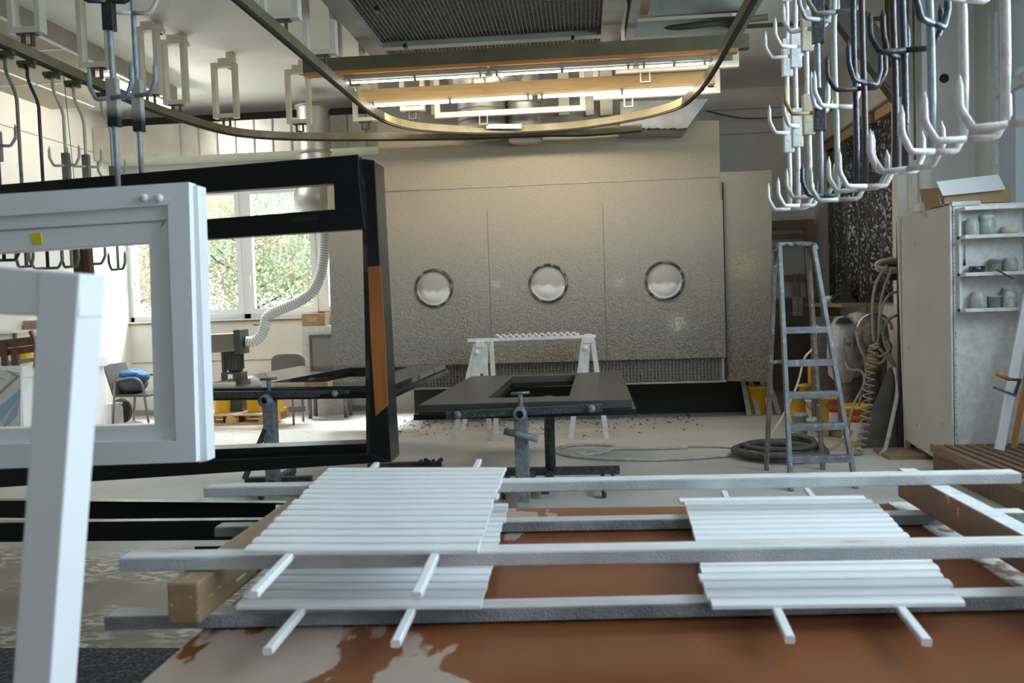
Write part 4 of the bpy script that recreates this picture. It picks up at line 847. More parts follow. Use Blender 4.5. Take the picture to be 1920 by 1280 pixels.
struct('trim_9', MB().box(3.24,3.40,9.10,9.24,0,3.62).box(3.42,3.5,8.9,8.99,0,CE), M['wall_cream'])
# ledge with small things
lz_ = at(1590,568,X=3.1).z
o = MB().box(2.9,3.33,9.9,11.6,lz_-.04,lz_).box(3.2,3.33,9.9,9.96,0,lz_-.04).box(3.2,3.33,11.5,11.56,0,lz_-.04).build('wall_ledge', M['oldwood']); tag(o, 'dusty brown ledge under the black film curtain', 'shelf')
p = at(1586,566,Y=10.7); t = thing('bench_vice', (p.x,10.7,lz_), 'dark small clamp tool standing on the dusty ledge', 'tool')
MB().box(p.x-.1,p.x+.1,10.62,10.78,lz_,lz_+.05).build('base', M['dark_caked'], t); MB().prism([(p.x-.06,10.66,lz_+.05),(p.x+.07,10.66,lz_+.05),(p.x+.04,10.66,lz_+.26),(p.x-.02,10.66,lz_+.26)],(0,.08,0)).build('body', M['dark_caked'], t); MB().bar((p.x-.17,10.7,lz_+.03),(p.x-.02,10.7,lz_+.22),.03,.03).build('lever', M['dark_caked'], t)
p = at(1553,566,Y=11.1); o = MB().lathe((p.x,11.1,lz_), [(.001,0),(.04,0),(.05,.09),(.045,.09),(.035,.01),(.001,.01)], 16).build('white_cup', M['white']); tag(o, 'white cup at the far end of the dusty ledge', 'cup')
# machines behind the ladder
p = at(1590,735,Y=9.4); PX = p.x
t = thing('wrapped_pump', (PX,9.4,0), 'spray pump wrapped in crumpled grey plastic film behind the ladder', 'pump')
MB().lathe((PX,9.4,0), [(.2,0),(.2,.05),(.11,.07),(.10,.60),(.12,.62)], 20).build('column', M['gun'], t)
mb = MB().lathe((PX-.03,9.4,.55), [(.06,0),(.16,.12),(.19,.35),(.16,.60),(.10,.72),(.001,.74)], 24)
mb.jitter(.013).build('film_wrap', M['film'], t)
mb = MB().lathe((PX+.12,9.42,.95), [(.03,0),(.10,.05),(.12,.25),(.09,.36),(.001,.38)], 20); mb.jitter(.01).build('film_bundle', M['film'], t)
MB().lathe((PX-.06,9.3,1.22), [(.001,.06),(.05,.05),(.09,.0)], 16).build('black_cap', M['black_cloth'], t)
p = at(1634,640,Y=9.0); GX, GZ = p.x, p.z
t = thing('spray_pump', (GX,9.0,0), 'dusty spray pump with a chrome rim on a dark trolley right of the wrapped pump', 'pump')
MB().box(GX-.18,GX+.22,8.9,9.2,.05,.11).box(GX-.02,GX+.04,8.98,9.08,.11,GZ-.1).build('trolley', M['plate'], t)
MB().lathe((GX,9.0,GZ-.02), [(.10,-.1),(.15,-.08),(.17,.06),(.15,.2),(.10,.26),(.001,.27)], 24).build('pump_head', M['gun'], t)
MB().tube([(GX+.19*math.cos(a)*.9,8.9,GZ+.12+.17*math.sin(a)) for a in [math.pi*k/12 for k in range(13)]], .014, 8).build('chrome_rim', mat('chrome', (.7,.7,.7), .2, 1), t)
MB().lathe((GX-.03,8.92,GZ-.3), [(.001,0),(.07,.01),(.08,.17),(.05,.2)], 16).build('canister', mat('amber_canister', (.32,.16,.05), .4), t)
MB().tube([(GX-.14,9.0,GZ),(GX-.27,9.0,GZ+.01)], .035, 10).box(GX-.22,GX-.2,8.93,9.07,GZ-.05,GZ+.06).build('inlet', M['gun'], t)
for sx in (-.16,.2): MB().lathe((GX+sx,9.05,.05), [(.001,-.02),(.05,-.02),(.05,.02),(.001,.02)], 16, 'y').build('wheel', M['black_sat'], t)
def ahose(pl, Y0, Y1, r, m, lab, name='air_hose'):
    n = len(pl); P = [at(x,y,Y=Y0+(Y1-Y0)*k/(n-1)) for k,(x,y) in enumerate(pl)]
    P = [Vector((p.x,p.y,max(p.z,r))) for p in P]
    o = MB().tube(smoothpath(P,7), r, 8).build(name, m); return tag(o, lab, 'hose', 'hoses hanging by the pumps')
hs = M['hose']
ahose([(1664,500),(1645,525),(1637,560),(1636,600),(1640,640),(1660,665),(1680,690)],8.9,8.75,.016,hs,'hose arching down from the hose roll in front of the spray pump')
ahose([(1672,505),(1658,540),(1650,580),(1655,630),(1668,665),(1680,690)],8.85,8.7,.016,hs,'hose dropping straight beside the arching one')
ahose([(1690,545),(1665,555),(1650,590),(1646,640),(1630,655),(1650,668),(1668,655),(1662,640)],8.8,8.7,.013,hs,'thin hose with a small loop below the pump head')
ahose([(1683,590),(1665,600),(1655,625),(1670,650),(1652,680),(1625,672),(1612,650),(1605,620)],8.75,8.9,.016,hs,'hose sagging between the spray pump and the wrapped pump')
ahose([(1678,690),(1683,730),(1672,790),(1660,840),(1652,868)],8.6,8.2,.02,M['hose_pale'],'pale thick hose running down to the floor left of the tall board edge')
ahose([(1580,650),(1590,690),(1615,695),(1620,720),(1600,760),(1590,800),(1570,835),(1535,845),(1480,850),(1430,846)],9.2,8.2,.014,hs,'grey hose from the wrapped pump down to the floor and left')
ahose([(1640,660),(1625,695),(1615,740),(1600,800),(1585,830)],9.0,8.7,.012,hs,'thin hose in front of the nearest yellow bucket')
ahose([(1532,610),(1525,650),(1508,672),(1495,720),(1470,775),(1440,825)],8.4,8.1,.010,M['hose_pale'],'thin pale cable behind the ladder running to the floor')
pts = []; n = 260
base = [at(x,y,Y=8.55-.3*k/5) for k,(x,y) in enumerate(((1640,645),(1632,690),(1628,740),(1622,790),(1612,840),(1600,868)))]
bp_ = smoothpath(base, 52)
for k,q in enumerate(bp_): a = k*.50; pts.append(Vector((q.x+.045*math.cos(a), q.y+.045*math.sin(a), max(q.z,.02))))
o = MB().tube(pts,.008,6).build('spiral_hose', M['hose']); tag(o, 'coiled spiral air hose hanging down in front of the dark steel plate', 'hose')
p = at(1672,507,Y=9.0); t = thing('hose_roll', tuple(p), 'yellow brown roll of hose hung up left of the tall cabinet', 'hose')
m_ = MB()
for k in range(4): m_.tube([(p.x+(.15+.012*k)*math.cos(a),9.0-.03*k,p.z+.03+.05*math.sin(a)+.012*k) for a in [2*math.pi*i/20 for i in range(20)]], .016, 8, closed=True)
m_.build('coil', M['putty'], t); MB().box(p.x-.02,p.x+.25,9.05,9.1,p.z-.1,p.z+.1).build('hanger', M['dark_caked'], t)
o = MB().px([(1668,688),(1692,700),(1700,866),(1612,862),(1622,800)],8.62,.012).build('steel_plate', M['plate']); tag(o, 'dark triangular steel plate leaning left of the tall cabinet', 'plate')
o = MB().px([(1682,405),(1692,404),(1709,862),(1698,862)],8.425,.025).build('tall_board', M['wall_cream'], bevel=.002); tag(o, 'narrow tall board edge standing left of the white cabinet', 'board')
m_ = MB().box(2.75,3.2,8.0,8.45,0,.035); o = m_.build('plank', M['oldwood']); tag(o, 'old plank lying on the floor at the foot of the white cabinet', 'plank')
# ================================================================== CABINET WITH JAR SHELVES
ctop = 2.25; CX, CY = 3.10, 7.52
t = thing('tall_cabinet', (3.5,7.9,0), 'tall white cabinet with a bare side and jar shelves on its front', 'cabinet')
MB().box(CX+.05,3.95,CY,8.45,.03,ctop).build('carcass', M['white_rough'], t, bevel=.004)
MB().prism([(CX-.075,8.40,.12),(CX+.005,CY+.0,.01),(CX+.005,CY+.0,ctop),(CX-.075,8.40,ctop)],(.02,0,0)).build('side_door', mat('dirty_white_door', (.62,.60,.55), .5, col2=(.68,.66,.61), scale=2, third=(.35,.30,.25), tscale=12, tlo=.70, thi=.73), t, bevel=.003)
MB().box(3.01,3.15,8.455,8.49,.02,2.2).build('dark_gap_sheet', M['dark'], t)  # dark sheet in place of the shade in the gap beside the door
MB().box(CX+.03,CX+.05,CY-.003,CY+.02,.02,ctop).build('edge_strip', mat('speckled_edge', (.66,.66,.64), .6, col2=(.3,.3,.3), scale=60, lo=.5, hi=.6), t)
sw = 3.72
def shz(y): return at(1850, y, Y=CY-.08).z
shelf_z = [shz(387), shz(440), shz(510), shz(577)]
for z in shelf_z: MB().box(CX+.06,sw,CY-.16,CY-.004,z-.03,z).build('shelf', M['white_rough'], t, bevel=.003)
for x in (CX+.06, sw-.02): MB().box(x,x+.018,CY-.05,CY-.004,shelf_z[3]-.03,shelf_z[0]-.03).build('shelf_side', M['white_rough'], t)
def jar(x0, x1, si, h, prof, m, lab, name='jar', cat='jar', lidm=None):
    z = shelf_z[si]; a = at(x0, 500, Y=CY-.08).x; b_ = at(x1, 500, Y=CY-.08).x; r = min((b_-a)/2,.072); x = (a+b_)/2
    k = (CY-.08)/F; H = h*k*1.01
    t = thing(name, (x,CY-.08,z), lab, cat, 'jars and pots on the cabinet shelves')
    if prof == 'jar': pr = [(.001,.001),(r*.95,.001),(r,.008),(r,H*.74),(r*.82,H*.84),(r*.82,H),(r*.74,H),(r*.74,H*.8)]
    elif prof == 'pot': pr = [(.001,.001),(r*.82,.001),(r*.97,H*.86),(r,H*.86),(r,H),(r*.9,H),(r*.8,H*.3)]
    else: pr = [(.001,.001),(r,.001),(r,H),(r*.001,H)]
    MB().lathe((x,CY-.08,z), pr, 20).build('body', m, t)
    if lidm: MB().lathe((x,CY-.08,z), [(r*.86,H*.84),(r*.86,H*1.03),(.001,H*1.03)], 20).build('lid', lidm, t)
jar(1812,1836,1,30,'jar',M['jar'],'cloudy jar behind the widest jar on the second shelf')
jar(1836,1866,1,33,'jar',M['jar3'],'wide glass jar with green paint residue on the second shelf',lidm=M['jar2'])
jar(1877,1908,1,12,'tin',M['putty'],'cream coloured tape roll on the right of the second shelf','tape_roll','tape')
jar(1817,1846,2,11,'tin',M['black_sat'],'flat black tin on the third shelf','tin','tin')
jar(1855,1879,2,24,'pot',M['jar2'],'whitish spattered pot on the third shelf')
jar(1880,1908,2,24,'jar',M['jar3'],'green glass jar right of the whitish pot on the third shelf')
jar(1820,1849,3,30,'jar',M['jar'],'dusty grey jar on the left of the lowest shelf')
jar(1851,1877,3,21,'pot',M['jar'],'small ribbed cup between two jars on the lowest shelf')
jar(1878,1906,3,34,'jar',M['jar2'],'taller jar with a collar on the right of the lowest shelf',lidm=M['jar'])
a = at(1868,505,Y=CY-.2); b_ = at(1900,523,Y=CY-.19); o = MB().tube([a,b_],[.008,.005],8).build('paint_stick', M['black_sat']); tag(o, 'thin black stick poking out over the edge of the third shelf', 'stick')
for k,x in enumerate((1798,1809)):
    a = at(x,459,Y=CY-.012); b_ = at(x,486,Y=CY-.012); c_ = at(x,497,Y=CY-.012)
    t = thing('spatula', tuple(c_), ['left','right'][k]+' of two thin spatulas hanging above the third shelf', 'spatula', 'spatulas on the cabinet'); MB().tube([a,b_],.0035,6).build('shank', M['dim_metal'], t); MB().tube([b_,c_],[.005,.01],8).build('tip', M['black_sat'], t)
z = ctop+.003; A_ = at(1752,384,Y=7.75).x; B_ = at(1880,370,Y=7.75).x
t = thing('cardboard_box', ((A_+B_)/2,7.8,z), 'open cardboard box with a white lid lying on top of the white cabinet', 'box')
z = shelf_z[0]+.025 if shelf_z[0] > ctop else z
bt_ = at(1800,345,Y=7.75).z-z
MB().box(A_,B_,7.62,8.0,z,z+.012).box(A_+.03,B_,7.62,7.63,z,z+bt_*.75).box(A_+.03,B_,7.99,8.0,z,z+bt_).box(B_-.01,B_,7.63,7.99,z,z+bt_*.8).prism([(A_,7.62,z),(A_,8.0,z),(A_-.03,8.0,z+bt_),(A_-.03,7.62,z+bt_*.8)],(.01,0,0)).build('carton', M['card'], t)
MB().prism([at(1756,341,Y=7.60),at(1768,367,Y=7.57),at(1886,355,Y=7.57),at(1872,327,Y=7.60)],(0,.008,.004)).build('lid', M['card_white'], t)
o = MB().prism([at(1785,386,Y=7.5),at(1840,383,Y=7.5),at(1838,376,Y=7.5),at(1786,378,Y=7.5)],(0,.06,0)).build('wrapped_brush', M['film']); tag(o, 'brush wrapped in whitish film lying in front of the cardboard box', 'brush')
p = at(1730,388,Y=8.0); o = MB().box(p.x-.06,p.x+.07,7.95,8.05,ctop+.001,ctop+.07).build('white_tub', M['white']); tag(o, 'small white tub left of the cardboard box on the cabinet', 'tub')
# crate and things leaning by the cabinet
t = thing('slatted_crate', (3.4,6.3,0), 'low brown crate with grooved slats in front of the white cabinet', 'crate')
MB().box(2.92,3.95,5.0,7.45,.0,.20).build('box', M['crate'], t, bevel=.004)
for k in range(12): MB().box(2.92+k*.087,2.92+k*.087+.06,5.0,7.45,.202,.23).build('slat', M['crate'], t)
MB().box(2.90,2.92,5.0,7.45,.17,.24).build('rim', M['oldwood'], t)
a = at(1874,884,Y=7.15); b_ = at(1935,520,Y=7.30); a.z = .232
o = MB().bar(a,b_,.075,.03,up=(0,1,0),c=.25).build('moulding', M['white']); tag(o, 'white moulding leaning against the cabinet front at the right edge', 'moulding')
a = at(1900,884,Y=7.2); b_ = at(1926,700,Y=7.30); a.z = .232
o = MB().bar(a,b_,.035,.035,up=(0,1,0)).build('orange_stick', M['orange_wood']); tag(o, 'orange brown stick leaning right of the white moulding', 'stick')
t = thing('screw_clamp', tuple(at(1885,730,Y=7.08)), 'old screw clamp with wooden handle on the leaning white moulding', 'clamp')
MB().tube([at(1868,699,Y=7.08),at(1893,711,Y=7.08)],[.022,.017],10).build('handle', M['orange_wood'], t); MB().tube([at(1893,711,Y=7.08),at(1915,712,Y=7.1)],.011,8).build('screw', M['dark_caked'], t); MB().bar(at(1863,726,Y=7.08),at(1905,742,Y=7.08),.02,.02).build('jaw', M['dim_metal'], t); MB().bar(at(1912,712,Y=7.09),at(1902,742,Y=7.09),.02,.02).build('spine', M['dark_caked'], t)
# steel brace, conduit, rods near the right rear ceiling
t = thing('steel_brace', (2.9,8.8,3), 'dark diagonal steel brace under the ceiling behind the right hook rods', 'beam')
MB().px([(1490,-70),(1562,-60),(1690,105),(1680,188)],8.8,.14).build('diagonal', M['dark_olive'], t); MB().px([(1668,-60),(1704,-60),(1704,178),(1668,160)],8.8,.14).build('column', M['dark_olive'], t)
MB().px([(1655,150),(1690,95),(1690,180)],8.78,.16).build('gusset', M['dark_olive'], t)
a = at(1395,50,Y=8.9); b_ = at(1700,32,Y=8.9); o = MB().tube([a,b_],.022,8).build('steel_rod', M['dark_olive']); tag(o, 'thin dark horizontal rod crossing behind the right hook rods', 'rod')
a = at(1712,-40,Y=8.93); b_ = at(1716,300,Y=8.93); o = MB().tube([a,b_],.012,8).build('conduit', M['olive']); tag(o, 'thin vertical conduit on the wall left of the round hole', 'conduit')
o = MB().tube(smoothpath([at(1325,208,Y=12.4),at(1400,222,Y=12.2),at(1500,216,Y=12.0),at(1560,206,Y=11.3)],6),.01,6).build('overhead_cable', M['hose_dark']); tag(o, 'thin slack cable spanning the wall right of the booth', 'cable')
# crumbs swept before the booth
m_ = MB()
for k in range(420):
    x = random.uniform(-2.6,1.4); y = min(11.45,max(9.4,random.gauss(10.9,.45))); r = random.uniform(.006,.03)*(1 if k%12 else 1.6); a = random.uniform(0,3); 
    m_.add([(x+r*math.cos(a),y+r*math.sin(a),.001),(x-r*math.sin(a)*.6,y+r*math.cos(a)*.6,.001),(x-r*math.cos(a),y-r*math.sin(a),.001),(x,y,.008+r*.3)],[(0,1,3),(1,2,3),(2,0,3)])
tag(m_.build('paint_crumbs', M['crumb']), 'dark paint crumbs scattered on the floor below the booth', 'debris', kind='stuff')
# ================================================================== LEFT REAR CORNER
YC = 9.2; z1 = at(200,686,Y=10.9).z; x1 = at(199,750,Y=10.9).x
t = thing('white_chest', ((WL+x1)/2,10.3,0), 'white chest by the left wall seen through the white sash frame', 'chest')
MB().box(WL+.02,x1,YC,10.9,0,z1).build('body', M['white'], t, bevel=.005); MB().box(WL+.02,x1+.04,YC-.03,10.92,z1+.001,z1+.13).build('lid', M['white'], t, bevel=.008)
ct = z1+.131
t = thing('patterned_board', tuple(at(15,790,Y=9.0)), 'whitewashed board with pale blue stripes leaning on the white chest', 'board')
MB().px([(-30,690),(38,697),(39,835),(-40,840)],9.0,.03).build('panel', M['limed'], t)
MB().px([(-10,770),(38,730),(38,742),(-10,800)],8.99,.01).build('stripe', M['sky_blue'], t); MB().px([(5,800),(37,748),(30,780),(0,812)],8.99,.01).build('stripe', M['sky_blue'], t); MB().px([(-10,702),(10,712),(-10,708)],8.99,.01).build('stripe', M['sky_blue'], t)
MB().px([(8,692),(36,705),(-10,748),(-10,742),(30,706)],8.99,.008).build('stripe', M['panel_grey'], t)
t = thing('brown_trestle', tuple(at(35,685,Y=YC+.15)), 'dark brown wooden trestle standing on the white chest', 'trestle')
MB().px([(-60,644),(68,630),(68,646),(-60,660)],YC+.2,.03).px([(-60,662),(64,647),(64,660),(-60,676)],YC+.2,.03).build('boards', M['brown_lac'], t)
for P_ in ([(0,644),(9,643),(13,690),(3,691)],[(20,660),(31,658),(33,688),(22,689)],[(53,621),(58,619),(70,650),(66,689),(62,689),(64,652)]): MB().px(P_,YC+.16,.04).build('leg', M['brown_lac'], t)
MB().px([(12,677),(66,670),(66,677),(12,685)],YC+.17,.03).build('cross_bar', M['panel_grey'], t)
p = at(49,690,Y=9.75); t = bucket(49,690,9.75,.10,.20,M['yellow'],'yellow bucket on the white chest behind the brown trestle',z0=ct,handle=False)
t = thing('wall_shelf', (WL+.15,10.2,1.3), 'pale wooden shelf on the left wall above the brown trestle', 'shelf')
sz = at(30,618,Y=10.3).z
MB().box(WL+.005,WL+.26,9.3,10.78,sz-.03,sz).build('board', M['limed'], t)
for y in (9.9,10.7): MB().box(WL+.005,WL+.03,y-.02,y+.02,sz-.45,sz-.03).build('bracket', M['dim_metal'], t)
p = at(14,612,Y=10.15); o = MB().box(WL+.03,WL+.22,10.05,10.22,sz+.001,sz+.11).build('small_carton', M['card']); tag(o, 'small cardboard box on the pale wall shelf', 'box')
o = MB().bar((WL+.16,10.32,sz+.002),(WL+.12,10.36,sz+.15),.07,.02).build('white_tile', M['white']); tag(o, 'white card standing upright on the pale wall shelf', 'card')
o = MB().box(WL+.05,WL+.2,10.62,10.74,sz+.001,sz+.06).build('wood_block', M['wood']); tag(o, 'small wooden block at the far end of the pale wall shelf', 'block')
# armchair with clothes
A1 = at(243,795,Y=11.3); A2 = at(281,795,Y=11.5); q = at(225,740,Y=11.3)
cx0, cx1, cy0, cy1 = at(212,700,Y=11.2).x, at(277,700,Y=11.2).x, 11.15, 11.7
t = thing('armchair', ((cx0+cx1)/2,11.4,0), 'grey tubular armchair with clothes on it beside the white chest', 'chair')
sz2 = at(255,738,Y=11.3).z
MB().box(cx0,cx1+.02,cy0,cy1,sz2-.03,sz2).build('seat', M['grey_cloth'], t, bevel=.01)
for yy in (cy0,cy1):
    MB().tube(smoothpath([(cx1-.04+.05,yy,0),(cx1-.04,yy,sz2),(cx1-.06,yy,sz2+.14),(cx1-.14,yy,sz2+.22),(cx1-.26,yy,sz2+.23),(cx0+.05,yy,sz2+.20)],5),.016,8).build('arm_frame', M['dim_metal'], t)
    MB().tube([(cx0-.02,yy,0),(cx0+.05,yy,sz2+.2)],.016,8).build('rear_leg', M['dim_metal'], t)
MB().prism([(cx0,cy0,sz2),(cx0-.12,cy0,sz2+.42),(cx0-.09,cy0,sz2+.42),(cx0+.03,cy0,sz2)],(0,cy1-cy0,0)).build('backrest', M['grey_cloth'], t)
mb = MB().ball((cx0+.17,11.42,sz2+.13),.15,18,(1.15,1.5,.85)); mb.jitter(.012); o = mb.build('dark_jacket', M['grey_cloth']); tag(o, 'dark grey jacket heaped on the armchair seat', 'jacket')
mb = MB().ball((cx0+.17,11.40,sz2+.27),.13,18,(1.3,1.6,.5)); mb.ball((cx0+.30,11.38,sz2+.23),.10,14,(1.1,1.4,.7)); mb.jitter(.012); o = mb.build('blue_jacket', M['blue']); tag(o, 'blue jacket lying on top of the dark jacket', 'jacket')
p = at(240,795,Y=11.75); t = thing('backpack', (p.x,11.75,0), 'black backpack on the floor under the armchair', 'bag')
mb = MB().ball((p.x,11.6,.19),.17,16,(.9,.7,1.1)); mb.build('body', M['black_cloth'], t); MB().tube(smoothpath([(p.x+.1,11.45,.3),(p.x+.2,11.42,.2),(p.x+.15,11.42,.06)],5),.015,6).build('strap', M['black_cloth'], t)
p = at(250,795,Y=11.2); mb = MB().ball((p.x,11.2,.05),.09,12,(1.6,.9,.55)); o = mb.jitter(.008).build('crumpled_cloth', M['film']); tag(o, 'crumpled grey cloth on the floor before the black backpack', 'cloth')
p = at(211,795,Y=11.35); o = MB().box(p.x-.09,p.x+.08,11.2,11.5,0,.33).build('grey_crate', M['limed']); tag(o, 'pale grey box under the left half of the armchair', 'box')
# sanding machine, its duct, boxes, chairs, pallet
YM = 11.7
t = thing('sanding_machine', (at(430,720,Y=YM).x,YM,0), 'dark green sanding machine with a motor below the window', 'machine')
a = at(370,645,Y=YM); b_ = at(458,640,Y=YM); MB().bar(a,b_,.28,.26).build('belt_housing', mat('dull_brown_housing', (.20,.17,.14), .4, .4), t, bevel=.02)
a2 = at(452,640,Y=YM); MB().box(a2.x-.04,a2.x+.05,YM-.16,YM+.16,a2.z-.17,a2.z+.17).build('end_plate', M['motor'], t)
c_ = at(441,675,Y=YM); MB().lathe((c_.x,YM,c_.z), [(.001,-.16),(.09,-.16),(.11,-.12),(.11,.13),(.09,.16),(.001,.16)],20).build('motor', M['motor_black'], t)
m_ = MB()
for k in range(14):
    an = 2*math.pi*k/14; m_.box(c_.x+.113*math.cos(an)-.006,c_.x+.113*math.cos(an)+.006,YM+.113*math.sin(an)-.006,YM+.113*math.sin(an)+.006,c_.z-.12,c_.z+.12)
m_.build('cooling_fins', M['motor_black'], t)
MB().box(c_.x-.17,c_.x+.12,YM-.12,YM+.12,0,c_.z-.165).build('pedestal', M['motor'], t, bevel=.01); MB().box(c_.x-.18,c_.x-.14,YM-.05,YM+.05,c_.z-.2,c_.z+.25).build('bracket', M['motor'], t)
q = at(434,704,Y=YM); MB().box(q.x,q.x+.07,YM-.125,YM-.121,c_.z-.26,c_.z-.19).build('name_plate', M['label_white'], t)
dp = [(460,640),(475,640),(488,630),(496,612),(499,597),(512,586),(535,576),(562,564),(587,545),(601,516),(607,480),(608,440),(604,405),(593,372),(583,342)]
P = [at(x,y,Y=YM+(11.42-YM)*k/14+.25*math.sin(math.pi*k/14)) for k,(x,y) in enumerate(dp)]; P = smoothpath(P,6)
t = thing('flexible_duct', tuple(P[0]), 'ribbed white flexible duct snaking up across the window', 'duct')
MB().tube(P,.072,18).build('hose_skin', M['flex'], t)
m_ = MB(); pr_ = smoothpath(P,5); rings = []
acc = 0
vs = []
for k in range(len(pr_)-1):
    pass
an = 0; hel = []; prev = None
for k in range(len(pr_)):
    d = (pr_[min(k+1,len(pr_)-1)]-pr_[max(k-1,0)]).normalized(); sd = d.cross(Vector((0,1,0))).normalized(); u = sd.cross(d)
    hel.append((pr_[k],sd,u,d))
pts = []
L_ = 0
for k in range(len(hel)-1):
    p0,sd,u,d = hel[k]; ln = (hel[k+1][0]-p0).length; n_ = 3
    for j_ in range(n_):
        an = (L_+ln*j_/n_)/.036*2*math.pi; pts.append(p0+d*ln*j_/n_+(sd*math.cos(an)+u*math.sin(an))*.074)
    L_ += ln
tot = L_; nn = int(tot/.036*12); pts = []
cum = [0]
for k in range(len(pr_)-1): cum.append(cum[-1]+(pr_[k+1]-pr_[k]).length)
kk = 0
for i in range(nn):
    s_ = tot*i/nn
    while kk < len(cum)-2 and cum[kk+1] < s_: kk += 1
    p0,sd,u,d = hel[kk]; an = s_/.036*2*math.pi; pts.append(p0+d*(s_-cum[kk])+(sd*math.cos(an)+u*math.sin(an))*.074)
m_.tube(pts,.005,5).build('wire_spiral', M['panel_grey'], t)
q = at(496,608,Y=YM+.15); MB().lathe((q.x,q.y,q.z),[(.078,-.012),(.09,-.012),(.09,.012),(.078,.012)],18).box(q.x-.16,q.x-.08,q.y-.02,q.y+.02,q.z-.012,q.z+.006).build('hose_clamp', M['dim_metal'], t)
YP = 12.25; z0 = at(590,611,Y=YP).z; xa, xb = at(567,650,Y=YP).x, at(640,650,Y=YP).x
t = thing('white_pedestal', ((xa+xb)/2,YP+.2,0), 'white pedestal cabinet under the right end of the window', 'cabinet')
MB().box(xa,xb,YP,WB-.03,0,z0).build('body', M['white_rough'], t, bevel=.004); q0 = at(584,633,Y=YP); q1 = at(626,700,Y=YP); MB().box(q0.x,q1.x,YP-.012,YP,q1.z,q0.z).build('grey_panel', M['panel_grey'], t); MB().box(q0.x-.03,q1.x,YP-.03,YP-.012,q0.z,q0.z+.04).box(q0.x-.03,q0.x,YP-.03,YP-.012,q1.z,q0.z).build('panel_rim', M['dim_metal'], t)
qa, qb = at(565,600,Y=YP).x, at(603,600,Y=YP).x; qc = at(620,600,Y=YP+.3).x; zb = at(590,587,Y=YP).z
t = thing('cardboard_box', ((qa+qb)/2,YP+.2,z0), 'brown cardboard box with a small flap on the white pedestal cabinet', 'box')
MB().box(qa,qc,YP+.02,YP+.4,z0+.001,zb).build('carton', M['card'], t, bevel=.004); MB().box(qa+.09,qa+.24,YP+.012,YP+.02,z0+.06,z0+.13).build('flap', mat('light_cardboard', (.56,.36,.17), .8), t)
YK = 11.55; a = at(508,699,Y=YK); b_ = at(570,662,Y=YK)
t = thing('visitor_chair', ((a.x+b_.x)/2,YK,0), 'dark grey upholstered chair with rounded back behind the left black leaf', 'chair')
m_ = MB(); w_, h_ = b_.x-a.x, b_.z-a.z+.15; cx = (a.x+b_.x)/2; cz = b_.z-h_/2; prf = []
for k in range(24):
    an = 2*math.pi*k/24; cs, sn = math.cos(an), math.sin(an); prf.append((cx+w_/2*math.copysign(abs(cs)**.5,cs),YK,cz+h_/2*math.copysign(abs(sn)**.5,sn)))
m_.prism(prf,(0,.06,0)).build('backrest', M['fabric'], t, bevel=.015)
MB().box(cx-w_/2,cx+w_/2,YK-.45,YK-.02,.40,.47).build('seat', M['fabric'], t, bevel=.02)
for sx in (-.2,.2):
    for sy in (-.42,-.03): MB().tube([(cx+sx,YK+sy,0),(cx+sx,YK+sy,.40)],.016,8).build('leg', M['dim_metal'], t)
for sx in (-.2,.2): MB().tube([(cx+sx,YK+.0,.40),(cx+sx,YK+.07,cz)],.014,8).build('back_support', M['dim_metal'], t)
pa = at(582,784,Z=0); pb = at(656,779,Z=0); t = thing('stool', ((pa.x+pb.x)/2,pa.y+.2,0), 'low table on grey metal legs behind the left black leaf', 'table')
MB().box(pa.x-.05,pb.x+.05,pa.y-.05,pa.y+.3,.50,.53).build('top', M['panel_grey'], t)
for x in (pa.x,pb.x):
    for y in (pa.y,pa.y+.25): MB().tube([(x,y,0),(x,y,.5)],.028,10).build('leg', M['dim_metal'], t)
pl = at(408,797,Z=0); pr2 = at(484,797,Z=0); px0, px1 = pl.x-.35, pr2.x+.12; py0 = pl.y
t = thing('pallet', ((px0+px1)/2,py0+.4,0), 'pale wooden pallet on the floor below the sanding machine', 'pallet')
for k in range(3): MB().box(px0,px1,py0+k*.35,py0+k*.35+.1,0,.022).build('runner', M['wood'], t)
for k in range(3):
    for x in (px0,(px0+px1)/2-.07,px1-.145): MB().box(x,x+.145,py0+k*.35,py0+k*.35+.1,.022,.10).build('block', M['wood'], t)
for k in range(5): MB().box(px0,px1,py0+k*.17,py0+k*.17+.12,.122,.144).build('deck_board', mat('pale_pallet_wood', (.66,.54,.40), .7) if k==0 else t.children[-1].data.materials[0], t)
for k in range(3): MB().box(px0+k*(px1-px0-.1)/2,px0+k*(px1-px0-.1)/2+.1,py0,py0+.8,.10,.122).build('stringer', M['wood'], t)
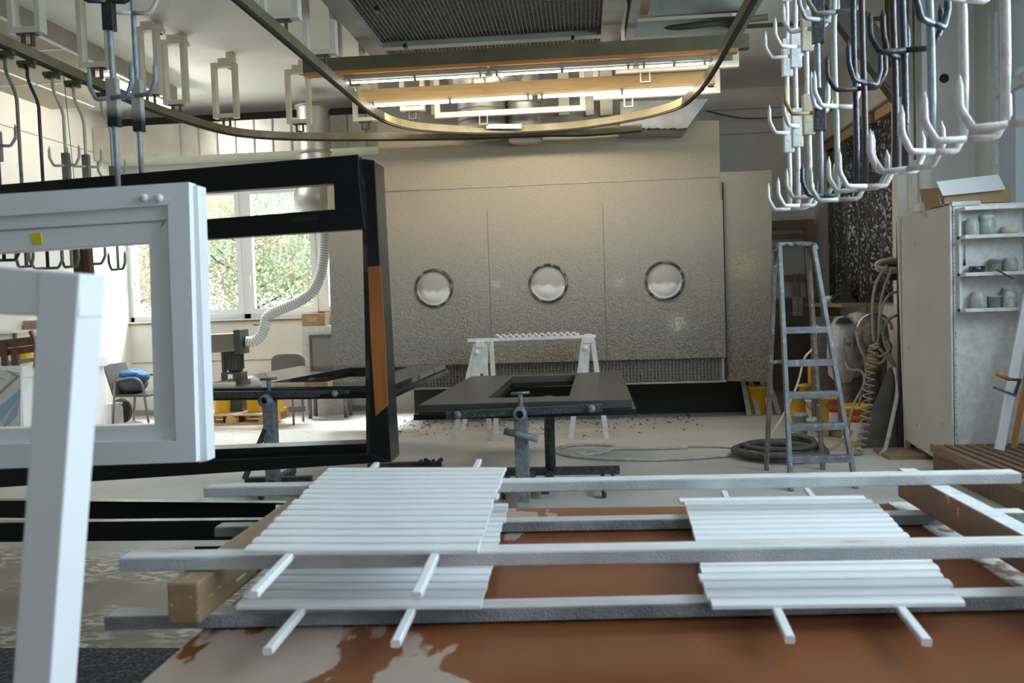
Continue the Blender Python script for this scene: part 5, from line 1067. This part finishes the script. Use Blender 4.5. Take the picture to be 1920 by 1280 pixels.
for k,(x,lab) in enumerate(((418,'yellow bucket with white label on the left of the pallet'),(480,'yellow bucket in the middle of the pallet'),(516,'yellow bucket at the right end of the pallet'))):
    p = at(x,770,Y=py0+.3); p.x = min(p.x, px1-.14); bucket(x,770,py0+.3,.13,.26,M['yellow'],lab,z0=.145,handle=False)
p0 = at(134,430,Y=6.6); o = MB().px([(133,425),(162,425),(170,522),(139,522)],6.6,.06).px([(142,425),(146,425),(153,522),(149,522)],6.59,.02).px([(152,425),(155,425),(162,522),(159,522)],6.59,.02).build('brown_profile', M['brown_lac']); pt = at(148,426,Y=6.63); MB().tube([(pt.x,6.63,pt.z-.01),(-4.1,6.63,RZ-.055)],.003,6).build('hanging_wire', M['dim_metal'], o); tag(o, 'brown grooved timber profile hanging among the left hook rods', 'profile')
t = thing('dark_backing_box', (2.9,9.8,0), 'dark box added behind the pumps under the ledge', 'chest')  # invented dark box that darkens the space behind the pumps
MB().box(2.55,3.25,9.75,9.88,.0,1.28).build('body', M['plate'], t, bevel=.006); MB().box(2.6,2.95,9.74,9.75,.75,1.2).build('added_box_front', M['gun'], t)
# fixed foot of a black stand on the floor right of the hanging frame
a = at(690,874,Z=.03); b_ = at(828,869,Z=.03); o = MB().bar(a,b_,.08,.05).build('stand_foot', M['dark_caked']); tag(o, 'black caked steel foot bar on the floor right of the hanging black frame', 'bar')
p = at(808,866,Z=.06); mb = MB()
for k in range(14): mb.ball((p.x+random.uniform(-.1,.1),p.y+random.uniform(-.03,.03),.055+random.uniform(0,.03)),random.uniform(.012,.025),6)
tag(mb.build('paint_clumps', M['dark_caked']), 'lumps of dried black paint on the steel foot bar', 'debris', kind='stuff')
# unseen wall behind the camera, dark, its opening added for cool fill light
struct('unseen_wall_front', MB().box(WL-.2,.8,-2.5,-2.3,0,CE).box(2.6,WR+.25,-2.5,-2.3,0,CE).box(.8,2.6,-2.5,-2.3,0,1.3).box(.8,2.6,-2.5,-2.3,3.1,CE), mat('dark_brown_unseen_wall', (.15,.12,.09), .8, col2=(.22,.18,.13), scale=3))
